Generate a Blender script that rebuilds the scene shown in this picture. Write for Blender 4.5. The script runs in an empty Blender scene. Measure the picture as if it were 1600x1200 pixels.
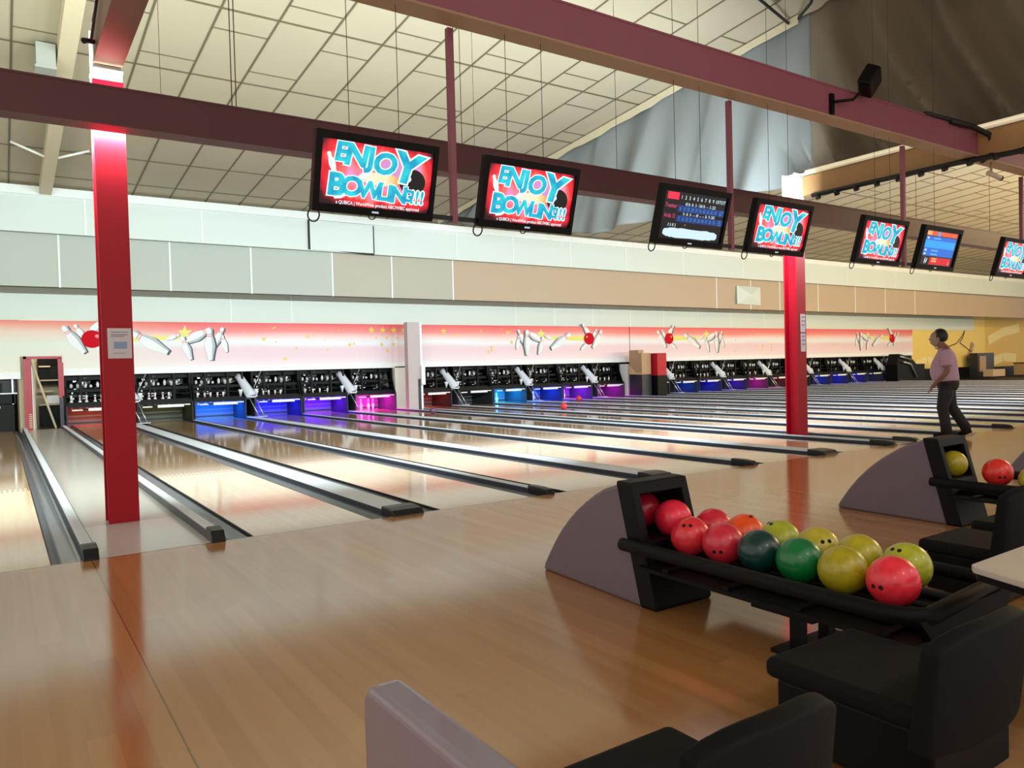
import bpy, bmesh, math, random
from mathutils import Vector, Matrix, Euler
PI = math.pi
rnd = random.Random(7)
SC = bpy.context.scene
COL = SC.collection

# ------------------------------------------------------------------ materials
def srgb(c):
    return tuple(((x / 12.92) if x <= .04045 else ((x + .055) / 1.055) ** 2.4) for x in c)

def hexc(h):
    h = h.lstrip('#')
    return srgb(tuple(int(h[i:i + 2], 16) / 255 for i in (0, 2, 4)))

def new_mat(name):
    m = bpy.data.materials.new(name)
    m.use_nodes = True
    nt = m.node_tree
    b = nt.nodes['Principled BSDF']
    return m, nt, b

def mat(name, col, rough=.5, metal=0, var=.06, scale=6, bump=0, spec=.5, coat=0, emit=None, es=0):
    """plain material with a little procedural noise in its colour"""
    m, nt, b = new_mat(name)
    c = hexc(col) if isinstance(col, str) else col
    N, L = nt.nodes, nt.links
    if var > 0:
        tc = N.new('ShaderNodeTexCoord')
        no = N.new('ShaderNodeTexNoise')
        no.inputs['Scale'].default_value = scale
        no.inputs['Detail'].default_value = 5
        L.new(tc.outputs['Object'], no.inputs['Vector'])
        mx = N.new('ShaderNodeMix')
        mx.data_type = 'RGBA'
        mx.inputs[6].default_value = tuple(max(0, x * (1 - var)) for x in c) + (1,)
        mx.inputs[7].default_value = tuple(min(1, x * (1 + var)) for x in c) + (1,)
        L.new(no.outputs['Fac'], mx.inputs[0])
        L.new(mx.outputs[2], b.inputs['Base Color'])
        if bump > 0:
            bp = N.new('ShaderNodeBump')
            bp.inputs['Strength'].default_value = bump
            bp.inputs['Distance'].default_value = .01
            L.new(no.outputs['Fac'], bp.inputs['Height'])
            L.new(bp.outputs[0], b.inputs['Normal'])
    else:
        b.inputs['Base Color'].default_value = c + (1,)
    b.inputs['Roughness'].default_value = rough
    b.inputs['Metallic'].default_value = metal
    b.inputs['Specular IOR Level'].default_value = spec
    b.inputs['Coat Weight'].default_value = coat
    b.inputs['Coat Roughness'].default_value = .08
    if emit:
        e = hexc(emit) if isinstance(emit, str) else emit
        b.inputs['Emission Color'].default_value = e + (1,)
        b.inputs['Emission Strength'].default_value = es
    return m

def math_node(nt, op, a, b=None):
    n = nt.nodes.new('ShaderNodeMath')
    n.operation = op
    for i, v in enumerate((a, b)):
        if v is None:
            continue
        if isinstance(v, (int, float)):
            n.inputs[i].default_value = v
        else:
            nt.links.new(v, n.inputs[i])
    return n.outputs[0]

def ramp(nt, fac, stops, mode='LINEAR'):
    r = nt.nodes.new('ShaderNodeValToRGB')
    r.color_ramp.interpolation = mode
    els = r.color_ramp.elements
    while len(els) < len(stops):
        els.new(.5)
    for e, (p, c) in zip(els, stops):
        e.position = p
        e.color = (hexc(c) if isinstance(c, str) else c) + (1,)
    nt.links.new(fac, r.inputs[0])
    return r.outputs[0]

def sepxyz(nt):
    tc = nt.nodes.new('ShaderNodeTexCoord')
    s = nt.nodes.new('ShaderNodeSeparateXYZ')
    nt.links.new(tc.outputs['Object'], s.inputs[0])
    return tc, s

def wood(name, stops, board=.055, length=1.6, rough=.16, coat=.6, stops2=None, split=4.57, seams=False, spec=.5, crough=.06, ior=1.5):
    """strips of wood running along y; stops2 takes over beyond y = split with a dovetailed edge"""
    m, nt, b = new_mat(name)
    L = nt.links
    tc, s = sepxyz(nt)
    bi = math_node(nt, 'FLOOR', math_node(nt, 'DIVIDE', s.outputs[0], board))
    w1 = nt.nodes.new('ShaderNodeTexWhiteNoise'); w1.noise_dimensions = '1D'
    L.new(bi, w1.inputs['W'])
    off = math_node(nt, 'MULTIPLY', w1.outputs['Value'], 7.3)
    yi = math_node(nt, 'FLOOR', math_node(nt, 'ADD', math_node(nt, 'DIVIDE', s.outputs[1], length), off))
    w2 = nt.nodes.new('ShaderNodeTexWhiteNoise'); w2.noise_dimensions = '2D'
    cb = nt.nodes.new('ShaderNodeCombineXYZ')
    L.new(bi, cb.inputs[0]); L.new(yi, cb.inputs[1])
    L.new(cb.outputs[0], w2.inputs['Vector'])
    mp = nt.nodes.new('ShaderNodeMapping')
    mp.inputs['Scale'].default_value = (18, .8, 1)
    L.new(tc.outputs['Object'], mp.inputs[0])
    no = nt.nodes.new('ShaderNodeTexNoise')
    no.inputs['Scale'].default_value = 1.0
    no.inputs['Detail'].default_value = 1.5
    L.new(mp.outputs[0], no.inputs['Vector'])
    f = math_node(nt, 'ADD', math_node(nt, 'MULTIPLY', w2.outputs['Value'], .45), math_node(nt, 'MULTIPLY', no.outputs['Fac'], .5))
    c = ramp(nt, f, stops)
    if stops2:
        c2 = ramp(nt, f, stops2)
        edge = math_node(nt, 'ADD', split, math_node(nt, 'MULTIPLY', math_node(nt, 'PINGPONG', bi, 1), .28))
        g = math_node(nt, 'GREATER_THAN', s.outputs[1], edge)
        mx = nt.nodes.new('ShaderNodeMix'); mx.data_type = 'RGBA'
        L.new(g, mx.inputs[0]); L.new(c, mx.inputs[6]); L.new(c2, mx.inputs[7])
        c = mx.outputs[2]
    if seams:
        d = math_node(nt, 'ABSOLUTE', math_node(nt, 'SUBTRACT', math_node(nt, 'PINGPONG', math_node(nt, 'ADD', s.outputs[0], 1.2), 1.664), 0))
        g = math_node(nt, 'LESS_THAN', d, .004)
        d2 = math_node(nt, 'ABSOLUTE', math_node(nt, 'ADD', s.outputs[1], .02))
        g = math_node(nt, 'MAXIMUM', g, math_node(nt, 'LESS_THAN', d2, .012))
        mx = nt.nodes.new('ShaderNodeMix'); mx.data_type = 'RGBA'
        L.new(math_node(nt, 'MULTIPLY', g, .6), mx.inputs[0]); L.new(c, mx.inputs[6])
        mx.inputs[7].default_value = (.03, .018, .01, 1)
        c = mx.outputs[2]
    L.new(c, b.inputs['Base Color'])
    b.inputs['Roughness'].default_value = rough
    b.inputs['Specular IOR Level'].default_value = spec
    b.inputs['Coat Weight'].default_value = coat
    b.inputs['Coat Roughness'].default_value = crough
    b.inputs['IOR'].default_value = ior
    return m

# ------------------------------------------------------------------ mesh builder
class MB:
    def __init__(self):
        self.v, self.f, self.mi, self.sm = [], [], [], []

    def add(self, vs, fs, m=0, smooth=False, xf=None):
        o = len(self.v)
        if xf is not None:
            vs = [xf @ Vector(p) for p in vs]
        self.v += [tuple(p) for p in vs]
        for f in fs:
            self.f.append(tuple(i + o for i in f)); self.mi.append(m); self.sm.append(smooth)
        return self

    def box(self, x0, x1, y0, y1, z0, z1, m=0, xf=None):
        vs = [(x0, y0, z0), (x1, y0, z0), (x1, y1, z0), (x0, y1, z0), (x0, y0, z1), (x1, y0, z1), (x1, y1, z1), (x0, y1, z1)]
        return self.add(vs, [(3, 2, 1, 0), (4, 5, 6, 7), (0, 1, 5, 4), (1, 2, 6, 5), (2, 3, 7, 6), (3, 0, 4, 7)], m, False, xf)

    def prism(self, poly, ax, a, b, m=0, xf=None, smooth=False):
        """poly of 2-D points extruded along axis ax from a to b"""
        n = len(poly)
        def P(p, t):
            return {'x': (t, p[0], p[1]), 'y': (p[0], t, p[1]), 'z': (p[0], p[1], t)}[ax]
        vs = [P(p, a) for p in poly] + [P(p, b) for p in poly]
        fs = [tuple(range(n))[::-1], tuple(range(n, 2 * n))]
        self.add(vs, fs, m, False, xf)
        o = len(self.v) - 2 * n
        for i in range(n):
            j = (i + 1) % n
            self.f.append((o + i, o + j, o + n + j, o + n + i)); self.mi.append(m); self.sm.append(smooth)
        return self

    def tube(self, path, r, seg=8, m=0, closed=False, rs=None, xf=None):
        path = [Vector(p) for p in path]
        n = len(path)
        rings, prev = [], None
        for i, p in enumerate(path):
            if closed:
                t = path[(i + 1) % n] - path[i - 1]
            else:
                t = path[min(i + 1, n - 1)] - path[max(i - 1, 0)]
            t.normalize()
            if prev is None:
                a = Vector((0, 0, 1)) if abs(t.z) < .9 else Vector((1, 0, 0))
                u = t.cross(a).normalized()
            else:
                u = (prev - t * prev.dot(t)).normalized()
            prev = u
            w = t.cross(u)
            rr = rs[i] if rs else r
            rings.append([p + (u * math.cos(2 * PI * k / seg) + w * math.sin(2 * PI * k / seg)) * rr for k in range(seg)])
        return self.loft(rings, m, closed, xf)

    def loft(self, rings, m=0, closed=False, xf=None, caps=True):
        seg, n = len(rings[0]), len(rings)
        vs = [p for r in rings for p in r]
        fs = []
        for i in range(n if closed else n - 1):
            j = (i + 1) % n
            for k in range(seg):
                l = (k + 1) % seg
                fs.append((i * seg + k, i * seg + l, j * seg + l, j * seg + k))
        self.add(vs, fs, m, True, xf)
        if caps and not closed:
            o = len(self.v) - len(vs)
            self.f.append(tuple(o + k for k in range(seg))[::-1]); self.mi.append(m); self.sm.append(False)
            self.f.append(tuple(o + (n - 1) * seg + k for k in range(seg))); self.mi.append(m); self.sm.append(False)
        return self

    def cyl(self, p0, p1, r, seg=16, m=0, r2=None, xf=None):
        return self.tube([p0, p1], r, seg, m, False, [r, r if r2 is None else r2], xf)

    def lathe(self, prof, seg=20, m=0, xf=None):
        rings = [[(r * math.cos(2 * PI * k / seg), r * math.sin(2 * PI * k / seg), z) for k in range(seg)] for r, z in prof]
        return self.loft(rings, m, False, xf)

    def ball(self, c, r, seg=32, rings=20, m=0, sc=(1, 1, 1)):
        c = Vector(c)
        rr = []
        for i in range(rings + 1):
            a = PI * (i / rings)
            s, z = max(math.sin(a), 1e-4), -math.cos(a)
            rr.append([(c.x + r * sc[0] * s * math.cos(2 * PI * k / seg), c.y + r * sc[1] * s * math.sin(2 * PI * k / seg), c.z + r * sc[2] * z) for k in range(seg)])
        return self.loft(rr, m)

    def build(self, name, mats, parent=None, loc=(0, 0, 0), bevel=0, seg=2, recalc=True, subsurf=0):
        me = bpy.data.meshes.new(name)
        me.from_pydata(self.v, [], self.f)
        for m in (mats if isinstance(mats, (list, tuple)) else [mats]):
            me.materials.append(m)
        for i, p in enumerate(me.polygons):
            p.material_index = self.mi[i]; p.use_smooth = self.sm[i]
        if recalc:
            bm = bmesh.new(); bm.from_mesh(me)
            bmesh.ops.recalc_face_normals(bm, faces=bm.faces)
            bm.to_mesh(me); bm.free()
        me.update()
        o = bpy.data.objects.new(name, me)
        COL.objects.link(o)
        o.location = loc
        if parent:
            o.parent = parent
        if bevel > 0:
            b = o.modifiers.new('bevel', 'BEVEL'); b.width = bevel; b.segments = seg; b.limit_method = 'ANGLE'; b.angle_limit = math.radians(40)
            b.harden_normals = False
        if subsurf:
            s = o.modifiers.new('sub', 'SUBSURF'); s.levels = subsurf; s.render_levels = subsurf
        return o

def tag(o, label=None, cat=None, group=None, kind=None):
    if label: o['label'] = label
    if cat: o['category'] = cat
    if group: o['group'] = group
    if kind: o['kind'] = kind
    return o

def thing(name, label, cat, loc=(0, 0, 0), rz=0, group=None):
    o = bpy.data.objects.new(name, None)
    COL.objects.link(o)
    o.location = loc; o.rotation_euler = (0, 0, rz); o.empty_display_size = .1
    return tag(o, label, cat, group)

def kids(o):
    return [c for c in bpy.data.objects if c.parent == o]

def dup(o, loc=None, parent=None, label=None, group=None):
    c = o.copy(); COL.objects.link(c)
    if parent: c.parent = parent
    if loc is not None: c.location = loc
    if label: c['label'] = label
    if group: c['group'] = group
    for ch in kids(o):
        dup(ch, None, c)
    return c

def struct(o):
    o['kind'] = 'structure'
    return o

def text_into(mb, body, cx, cz, h, m=0, y=0, offset=0, shear=0, rot=0, sx=1, align='CENTER'):
    """flat lettering in the xz plane at depth y; cx,cz = centre, h = capital height"""
    cu = bpy.data.curves.new('t', 'FONT')
    cu.body = body; cu.size = 1; cu.align_x = align; cu.offset = offset; cu.shear = shear; cu.resolution_u = 3
    o = bpy.data.objects.new('t', cu)
    COL.objects.link(o)
    dg = bpy.context.evaluated_depsgraph_get()
    me = bpy.data.meshes.new_from_object(o.evaluated_get(dg))
    s = h / .70
    cr, sr = math.cos(rot), math.sin(rot)
    vs = []
    for v in me.vertices:
        px, pz = v.co.x * s * sx, (v.co.y - .35) * s
        vs.append((cx + px * cr - pz * sr, y, cz + px * sr + pz * cr))
    mb.add(vs, [tuple(p.vertices) for p in me.polygons], m)
    bpy.data.objects.remove(o); bpy.data.meshes.remove(me); bpy.data.curves.remove(cu)
TUBE_W = 310; WARM_W = 900; AMB = .95; FRONT_W = 140; EXPO = 0.0
CAMY, CAMP, CAMR = 0.5925, -0.0215, -0.0264
# ------------------------------------------------------------------ material set
M = {}
M['approach'] = wood('approach wood', [(0, '#a3703f'), (.35, '#b07d4a'), (.7, '#bb8954'), (1, '#c6955e')], board=.1, length=2.4, rough=.13, coat=0, seams=True, spec=.5, ior=2.7)
M['lane'] = wood('lane maple and pine', [(0, '#dcc09c'), (.5, '#e4caa8'), (1, '#ecd4b2')], board=.027, length=2.2, rough=.08, coat=0, ior=2.1,
                 stops2=[(0, '#a5825c'), (.5, '#b18e67'), (1, '#bd9a72')])
M['gutter'] = mat('gutter grey', '#666c78', .28, var=.15, scale=3, coat=.3)
M['groove'] = mat('dark groove', '#0c0c10', .5)
M['cap_white'] = mat('capping white', '#d3d9e4', .6, var=.06, scale=14)
M['cap_edge'] = mat('capping dark side', '#343946', .4)
M['cap_black'] = mat('capping end black', '#15151a', .35)
M['concrete'] = mat('dark underfloor', '#35302c', .8)
M['aisle'] = mat('aisle grey board', '#b7b2ac', .3, var=.06, scale=2, coat=.3)
M['aisle2'] = mat('aisle pale tile', '#cfd0d2', .25, var=.04, coat=.3)
M['ceil'] = mat('ceiling panel', '#a69d86', .9, var=.07, scale=.7)
M['tbar'] = mat('ceiling grid bar', '#5f5641', .7)
M['cream'] = mat('cream steel', '#c3b79a', .6)
M['white'] = mat('white paint', '#dcdcd8', .5)
M['fasciaA'] = mat('fascia upper panel', '#c8d3cf', .55, var=.03, scale=.4)
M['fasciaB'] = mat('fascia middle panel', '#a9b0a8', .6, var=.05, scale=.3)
M['fasciaHalfBounce'] = mat('fascia part bounce panel', '#a9a597', .6, var=.05, scale=.3)  # halfway step of the lane bounce painted into the middle band
M['fasciaBounce'] = mat('fascia lane bounce panel', '#b09c86', .6, var=.06, scale=.3)  # tan tint paints in light bounced off the wood lanes
M['fasciaC'] = mat('fascia lower panel', '#ccd6cf', .55, var=.03, scale=.4)
M['batten'] = mat('fascia batten', '#dfe6e4', .5)
M['crack'] = mat('shadow gap', '#1e2226', .8)
M['beam'] = mat('maroon steel', '#8a4c5c', .5, var=.08, scale=3)
M['beam_dark'] = mat('dark maroon steel', '#5a3236', .5, var=.08, scale=3)
M['beam_low'] = mat('tan flange', '#a58468', .55)
M['beam_brown'] = mat('brown steel', '#7d5a48', .5, var=.08)
M['beam_orange'] = mat('orange tan steel', '#a77f52', .55, var=.08)
M['red'] = mat('post red', '#a80a22', .45, var=.05, spec=.3)
M['doorred'] = mat('door red', '#a51e35', .4)
M['navy'] = mat('dark navy paint', '#22232f', .45)
M['black'] = mat('black plastic', '#050507', .5, var=.1, spec=.18)
M['blackmat'] = mat('black upholstery', '#050507', .75, var=.25, scale=40, bump=.1, spec=.25)
M['rackblack'] = mat('rack black foam', '#07070a', .6, var=.15, scale=30, spec=.2)
M['hood'] = mat('hood mauve grey', '#6f6370', .42, var=.08, scale=9)
M['divider'] = mat('divider mauve grey', '#867a88', .25, var=.08, scale=9, coat=.3)
M['machine'] = mat('machine black', '#040405', .5, var=.2, spec=.2)
M['machine2'] = mat('machine dark grey', '#17191e', .4, var=.2, spec=.3)
M['chrome'] = mat('steel', '#b4bac2', .25, metal=.8)
M['offwhite'] = mat('off white plastic', '#e4e6ea', .35)
M['cushion'] = mat('pit cushion', '#5d5e66', .6, var=.1)
M['kick'] = mat('kickback grey', '#34353d', .6, spec=.2)
M['paper'] = mat('paper', '#d8d3dc', .7)
M['ink'] = mat('paper print', '#9a9cb0', .7)
M['inkblue'] = mat('paper picture', '#8fa9cf', .7)
M['grey_fab'] = mat('grey curtain', '#767a79', .85, var=.10, scale=1.3, bump=.2)
M['brown_fab'] = mat('brown grey curtain', '#74695a', .85, var=.16, scale=1.3, bump=.2)
M['yellow'] = mat('yellow wall', '#e6cb70', .6, var=.10, scale=.25)
M['yellow2'] = mat('deep yellow wall', '#dbb658', .6, var=.10, scale=.25)
M['tan'] = mat('tan panel', '#a98a68', .6)
M['cable'] = mat('cable black', '#101010', .6)
M['wire'] = mat('wire dark', '#3b352c', .6)
M['cloud'] = mat('pale wall swirl', '#eedb98', .6)

# ------------------------------------------------------------------ lane layout
LW, GW = 1.054, .216                       # lane width, gutter width
WG, NG = .719, .501                        # wide and narrow gaps between lanes
lanes = [-2.514]
for k in range(3): lanes += [3.328 * k, 3.328 * k + LW + WG]
for k in range(3): lanes += [10.65 + 3.328 * k, 10.65 + 3.328 * k + LW + WG]
for k in range(6): lanes += [21.8 + 3.42 * k, 21.8 + 3.42 * k + LW + .755]
YB = 19.3                                  # back end of the lanes
YW = 18.0                                  # plane of the mask above the pins
WHO = ['of the lane left of the grey service aisle', 'of the orange-lit lane', 'of the olive-lit lane', 'of the cyan-blue lane with hanging pins',
       'of the indigo lane with the second ball lift', 'of the purple lane left of the pink-lit pins', 'of the pink-lit lane by the white column',
       'of the red-decked lane right of the white column', 'of the unlit lane second right of the white column',
       'of the lane with two cyan pins', 'of the lane with two pale blue pins', 'of the lane with two pink pins',
       'of the magenta lane left of the tan box',
       'of the unlit lane first right of the red cabinet', 'of the blue lane second right of the red cabinet',
       'of the indigo lane third right of the red cabinet', 'of the purple lane fourth right of the red cabinet',
       'of the magenta lane left of the far red post', 'of the lane mostly hidden behind the far post',
       'of the unlit lane first right of the far post', 'of the blue lane second right of the far post',
       'of the blue lane third right of the far post', 'of the indigo lane left of the far white pins',
       'of the lane with two far white pins', 'of the last dark lane before the yellow wall']
assert len(WHO) == len(lanes)

# ------------------------------------------------------------------ setting
mb = MB(); mb.box(-7, 62, -9.5, 0, -.2, 0)
struct(mb.build('floor', M['approach']))
mb = MB(); mb.box(-7, 62, 0, 21.5, -.3, -.16)
struct(mb.build('floor_under_lanes', M['concrete'])).name = 'floor_pit'
# grey service aisles between lane blocks
def aisle(name, x0, x1, tile):
    a = MB(); a.box(x0, x1, tile, YB - 1.3, -.14, .0, 0); a.box(x0, x1, 0, tile - .008, -.14, .002, 1)
    o = a.build(name, [M['aisle'], M['aisle2']]); return struct(o)
aisle('floor_aisle', -1.16, -.33, 1.45)
aisle('floor_aisle', 9.79, 10.35, 1.45)
aisle('floor_aisle', 20.43, 21.5, 1.45)

# ceiling: one sloping plane with a grid of bars
def cz(y): return 7.78 - .094 * y
mb = MB()
mb.add([(-9, -9, cz(-9)), (64, -9, cz(-9)), (64, 16.3, cz(16.3)), (-9, 16.3, cz(16.3)),
        (-9, -9, cz(-9) + .1), (64, -9, cz(-9) + .1), (64, 16.3, cz(16.3) + .1), (-9, 16.3, cz(16.3) + .1)],
       [(0, 1, 2, 3), (7, 6, 5, 4), (0, 4, 5, 1), (1, 5, 6, 2), (2, 6, 7, 3), (3, 7, 4, 0)])
struct(mb.build('ceiling', M['ceil']))
mb = MB()
def tbar(x0, x1, y0, y1):
    mb.add([(x0, y0, cz(y0) - .012), (x1, y0, cz(y0) - .012), (x1, y1, cz(y1) - .012), (x0, y1, cz(y1) - .012),
            (x0, y0, cz(y0) + .01), (x1, y0, cz(y0) + .01), (x1, y1, cz(y1) + .01), (x0, y1, cz(y1) + .01)],
           [(3, 2, 1, 0), (4, 5, 6, 7), (0, 1, 5, 4), (1, 2, 6, 5), (2, 3, 7, 6), (3, 0, 4, 7)])
PX = .925
kx = range(-9, 62)
for k in kx:
    x = 1.40 + PX * k
    if x > 63: break
    tbar(x - .016, x + .016, -9, 16.2)
for y in (-8.47, -6.03, -3.6, -1.16, 1.27, 3.71, 6.15, 8.58, 10.0, 11.62, 13.45, 15.28):
    tbar(-9, 64, y - .022, y + .022)
for y0 in (-8.47, -6.03, -3.6, -1.16, 1.27, 3.71, 6.15):
    for k in kx:
        x = 1.40 + PX * k
        yy = y0 + (.64 if k % 2 == 0 else 1.92)
        tbar(x, x + PX, yy - .012, yy + .012)
struct(mb.build('trim_1', M['tbar']))

# rafter under the ceiling beside the near post, with two white braces
mb = MB()
mb.add([(x, y, cz(y) + d) for y in (-9, 16) for x, d in ((-.74, -.28), (-.48, -.28), (-.48, .02), (-.74, .02))],
       [(0, 1, 2, 3), (7, 6, 5, 4), (0, 4, 5, 1), (1, 5, 6, 2), (2, 6, 7, 3), (3, 7, 4, 0)])
rf = tag(mb.build('rafter', M['cream']), 'cream steel rafter running along the tiled ceiling above the near red post', 'rafter')
for s in (-1, 1):
    b = MB(); b.tube([(-.61 + s * .13, 13.2, cz(13.2) - .26), (-.61 + s * .75, 13.2, cz(13.2) - .02)], .03, 6)
    b.build('brace', M['white'], rf)

b = MB(); b.box(-1.05, -.77, 8.2, 8.9, 6.50, 6.90, 0); b.box(-1.07, -.76, 8.18, 8.92, 6.48, 6.52, 0)
tag(b.build('air_unit', mat('air unit grey', '#8e918a', .6)), 'pale boxy air unit under the ceiling left of the rafter', 'air unit')
# fascia above the pins: upright panel, soffit leaning back, lower panel, mural
def panel_wall(name, prof, x0, x1, m, xs, label=None, dark=()):
    b = MB(); b.prism(prof, 'x', x0, x1, 0)
    (ya, za), (yb, zb) = prof[0], prof[1]
    for x in xs:
        mm = 2 if x in dark else 1
        b.add([(x - .022, ya - .012, za + .01), (x + .022, ya - .012, za + .01), (x + .022, yb - .012, zb - .01), (x - .022, yb - .012, zb - .01),
               (x - .022, ya + .02, za + .01), (x + .022, ya + .02, za + .01), (x + .022, yb + .02, zb - .01), (x - .022, yb + .02, zb - .01)],
              [(0, 1, 2, 3), (7, 6, 5, 4), (0, 4, 5, 1), (1, 5, 6, 2), (2, 6, 7, 3), (3, 7, 4, 0)], mm)
    return struct(b.build(name, [m, M['batten'], M['crack']]))
panel_wall('wall_back_upper', [(16, 5.06), (16, 6.02), (16.12, 6.02), (16.12, 5.06)], -8, 64, M['fasciaA'], [.25, 3.1, 11.3, 13.6, 16.2, 19.0, 22.2, 26, 30, 34, 38.5, 43, 48, 54])
mb = MB(); mb.box(-8, 64, 15.94, 16.14, 5.985, 6.2)
struct(mb.build('trim_2', M['batten']))
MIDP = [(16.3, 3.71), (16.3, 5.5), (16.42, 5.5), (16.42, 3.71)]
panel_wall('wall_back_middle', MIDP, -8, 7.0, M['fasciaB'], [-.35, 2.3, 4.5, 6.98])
panel_wall('wall_back_middle', MIDP, 7.0, 11.3, M['fasciaHalfBounce'], [9.0, 11.28])
panel_wall('wall_back_middle', MIDP, 11.3, 64, M['fasciaBounce'], [24.6, 26.9, 29.0, 32, 35.2, 38, 41])
mb = MB(); mb.prism([(16.3, 3.71), (16.3, 3.73), (18.0, 3.90), (18.0, 3.88)], 'x', -8, 64)
struct(mb.build('trim_3', M['fasciaC']))
panel_wall('wall_back_lower', [(18, 2.98), (18, 3.88), (18.12, 3.88), (18.12, 2.98)], -8, 51.4, M['fasciaC'],
           [4.3, 6.2, 15.0, 16.9, 18.9, 21, 23, 25.2, 27.5, 30, 32.5])
# loose fascia panel whose edges stand open
lp = thing('fascia_panel', 'loose white fascia panel with dark open edges left of the leftmost screen', 'panel', (7.2, 15.99, 5.55))
b = MB(); b.box(-1.02, 1.02, -.05, -.02, -.47, .40, 0); b.build('panel', M['fasciaA'], lp)
b = MB()
b.box(-1.07, -1.02, -.045, -.0, -.47, .42, 0); b.box(1.02, 1.06, -.045, 0, -.47, .36, 0)
b.prism([(-.2, .40), (1.06, .34), (1.06, .40)], 'y', -.045, 0, 0); b.prism([(-.1, -.47), (1.05, -.47), (1.05, -.53)], 'y', -.045, 0, 0)
b.build('gap', M['crack'], lp)
lp2 = thing('fascia_panel', 'buckled fascia panel with bright creased corner beside the far red post', 'panel', (26.6, 16.28, 4.35))
b = MB()
b.add([(-.7, -.02, .43), (.9, -.06, .40), (.95, -.03, -.42), (-.75, -.08, -.40), (.1, -.22, .02)], [(0, 1, 4), (1, 2, 4), (2, 3, 4), (3, 0, 4)], 0)
b.add([(-.7, .0, .43), (.9, .0, .40), (.95, .0, -.42), (-.75, .0, -.40)], [(3, 2, 1, 0)], 0)
b.build('panel', M['fasciaA'], lp2)

# ------------------------------------------------------------------ murals
def mural_mat(flat=False):
    m, nt, b = new_mat('mural print')
    tc, s = sepxyz(nt)
    L = nt.links
    no = nt.nodes.new('ShaderNodeTexNoise'); no.inputs['Scale'].default_value = 1
    mp = nt.nodes.new('ShaderNodeMapping'); mp.inputs['Scale'].default_value = (.25, 1, 1.6)
    L.new(tc.outputs['Object'], mp.inputs[0]); L.new(mp.outputs[0], no.inputs['Vector'])
    f = math_node(nt, 'DIVIDE', math_node(nt, 'SUBTRACT', s.outputs[2], 1.46), 1.52)
    f = math_node(nt, 'ADD', f, math_node(nt, 'MULTIPLY', math_node(nt, 'SUBTRACT', no.outputs['Fac'], .5), .14))
    c = ramp(nt, f, [(0, '#e9e4e8'), (.12, '#e6d9de'), (.3, '#e2c9d0'), (.47, '#dfc4cc'), (.58, '#dfe3ea'), (.68, '#e6d2d0'), (.82, '#e3807c'), (1, '#dc4a4c')])
    c2 = ramp(nt, f, [(0, '#ddd9cc'), (.6, '#cdd3c8'), (.8, '#d8bfb0'), (1, '#d8664e')])
    g = nt.nodes.new('ShaderNodeMapRange')
    g.inputs[1].default_value = -.6; g.inputs[2].default_value = 3.5
    L.new(s.outputs[0], g.inputs[0])
    mx = nt.nodes.new('ShaderNodeMix'); mx.data_type = 'RGBA'
    L.new(g.outputs[0], mx.inputs[0]); L.new(c2, mx.inputs[6]); L.new(c, mx.inputs[7])
    L.new(mx.outputs[2], b.inputs['Base Color'])
    b.inputs['Roughness'].default_value = .45
    return m
MUR = [mural_mat(), mat('print white', '#dfe3e6', .5), mat('print shade', '#3b404a', .5), mat('print grey', '#aab2bb', .5), mat('print red', '#c00c20', .7, spec=.1),
       mat('print pale red', '#d77a78', .5), mat('print yellow', '#dcd774', .5), mat('print gold', '#e6bf52', .5), mat('white trim', '#e6e8ea', .5)]
PINP = [(.07, 0), (.105, .2), (.155, .42), (.15, .52), (.115, .68), (.075, .80), (.085, .87), (.085, .95), (.05, .99), (0, 1)]
def flat_poly(b, pts, y, m):
    n = len(pts)
    b.add([(p[0], y, p[1]) for p in pts], [tuple(range(n))], m)
def mural_pin(b, x, z, h, ang, y, shade=.06, mir=1):
    """x,z = pin centre, ang degrees from upright"""
    a = math.radians(ang)
    def T(px, pz):
        pz -= .5
        return (x + mir * h * (px * math.cos(a) + pz * math.sin(a)), z + h * (pz * math.cos(a) - px * math.sin(a)))
    out = [(px, pz) for px, pz in PINP] + [(-px, pz) for px, pz in PINP[-2::-1]]
    flat_poly(b, [(q[0] + mir * shade * h, q[1] - .02 * h) for q in (T(*p) for p in out)], y - .002, 2)
    flat_poly(b, [T(*p) for p in out], y - .004, 1)
    flat_poly(b, [T(px * .98 if px > 0 else px * .1, pz) for px, pz in out if True], y - .006, 3) if h > .55 else None
    flat_poly(b, [T(px * .45, pz) for px, pz in out], y - .0075, 1) if h > .55 else None
    for z0 in (.74, .80):
        flat_poly(b, [T(-.09, z0 - .012), (T(.09, z0 - .012)), T(.085, z0 + .014), T(-.085, z0 + .014)], y - .009, 5)
def star(b, x, z, r, y, m=7):
    flat_poly(b, [(x + (r if i % 2 == 0 else r * .42) * math.sin(i * PI / 5), z + (r if i % 2 == 0 else r * .42) * math.cos(i * PI / 5)) for i in range(10)], y, m)
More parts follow.
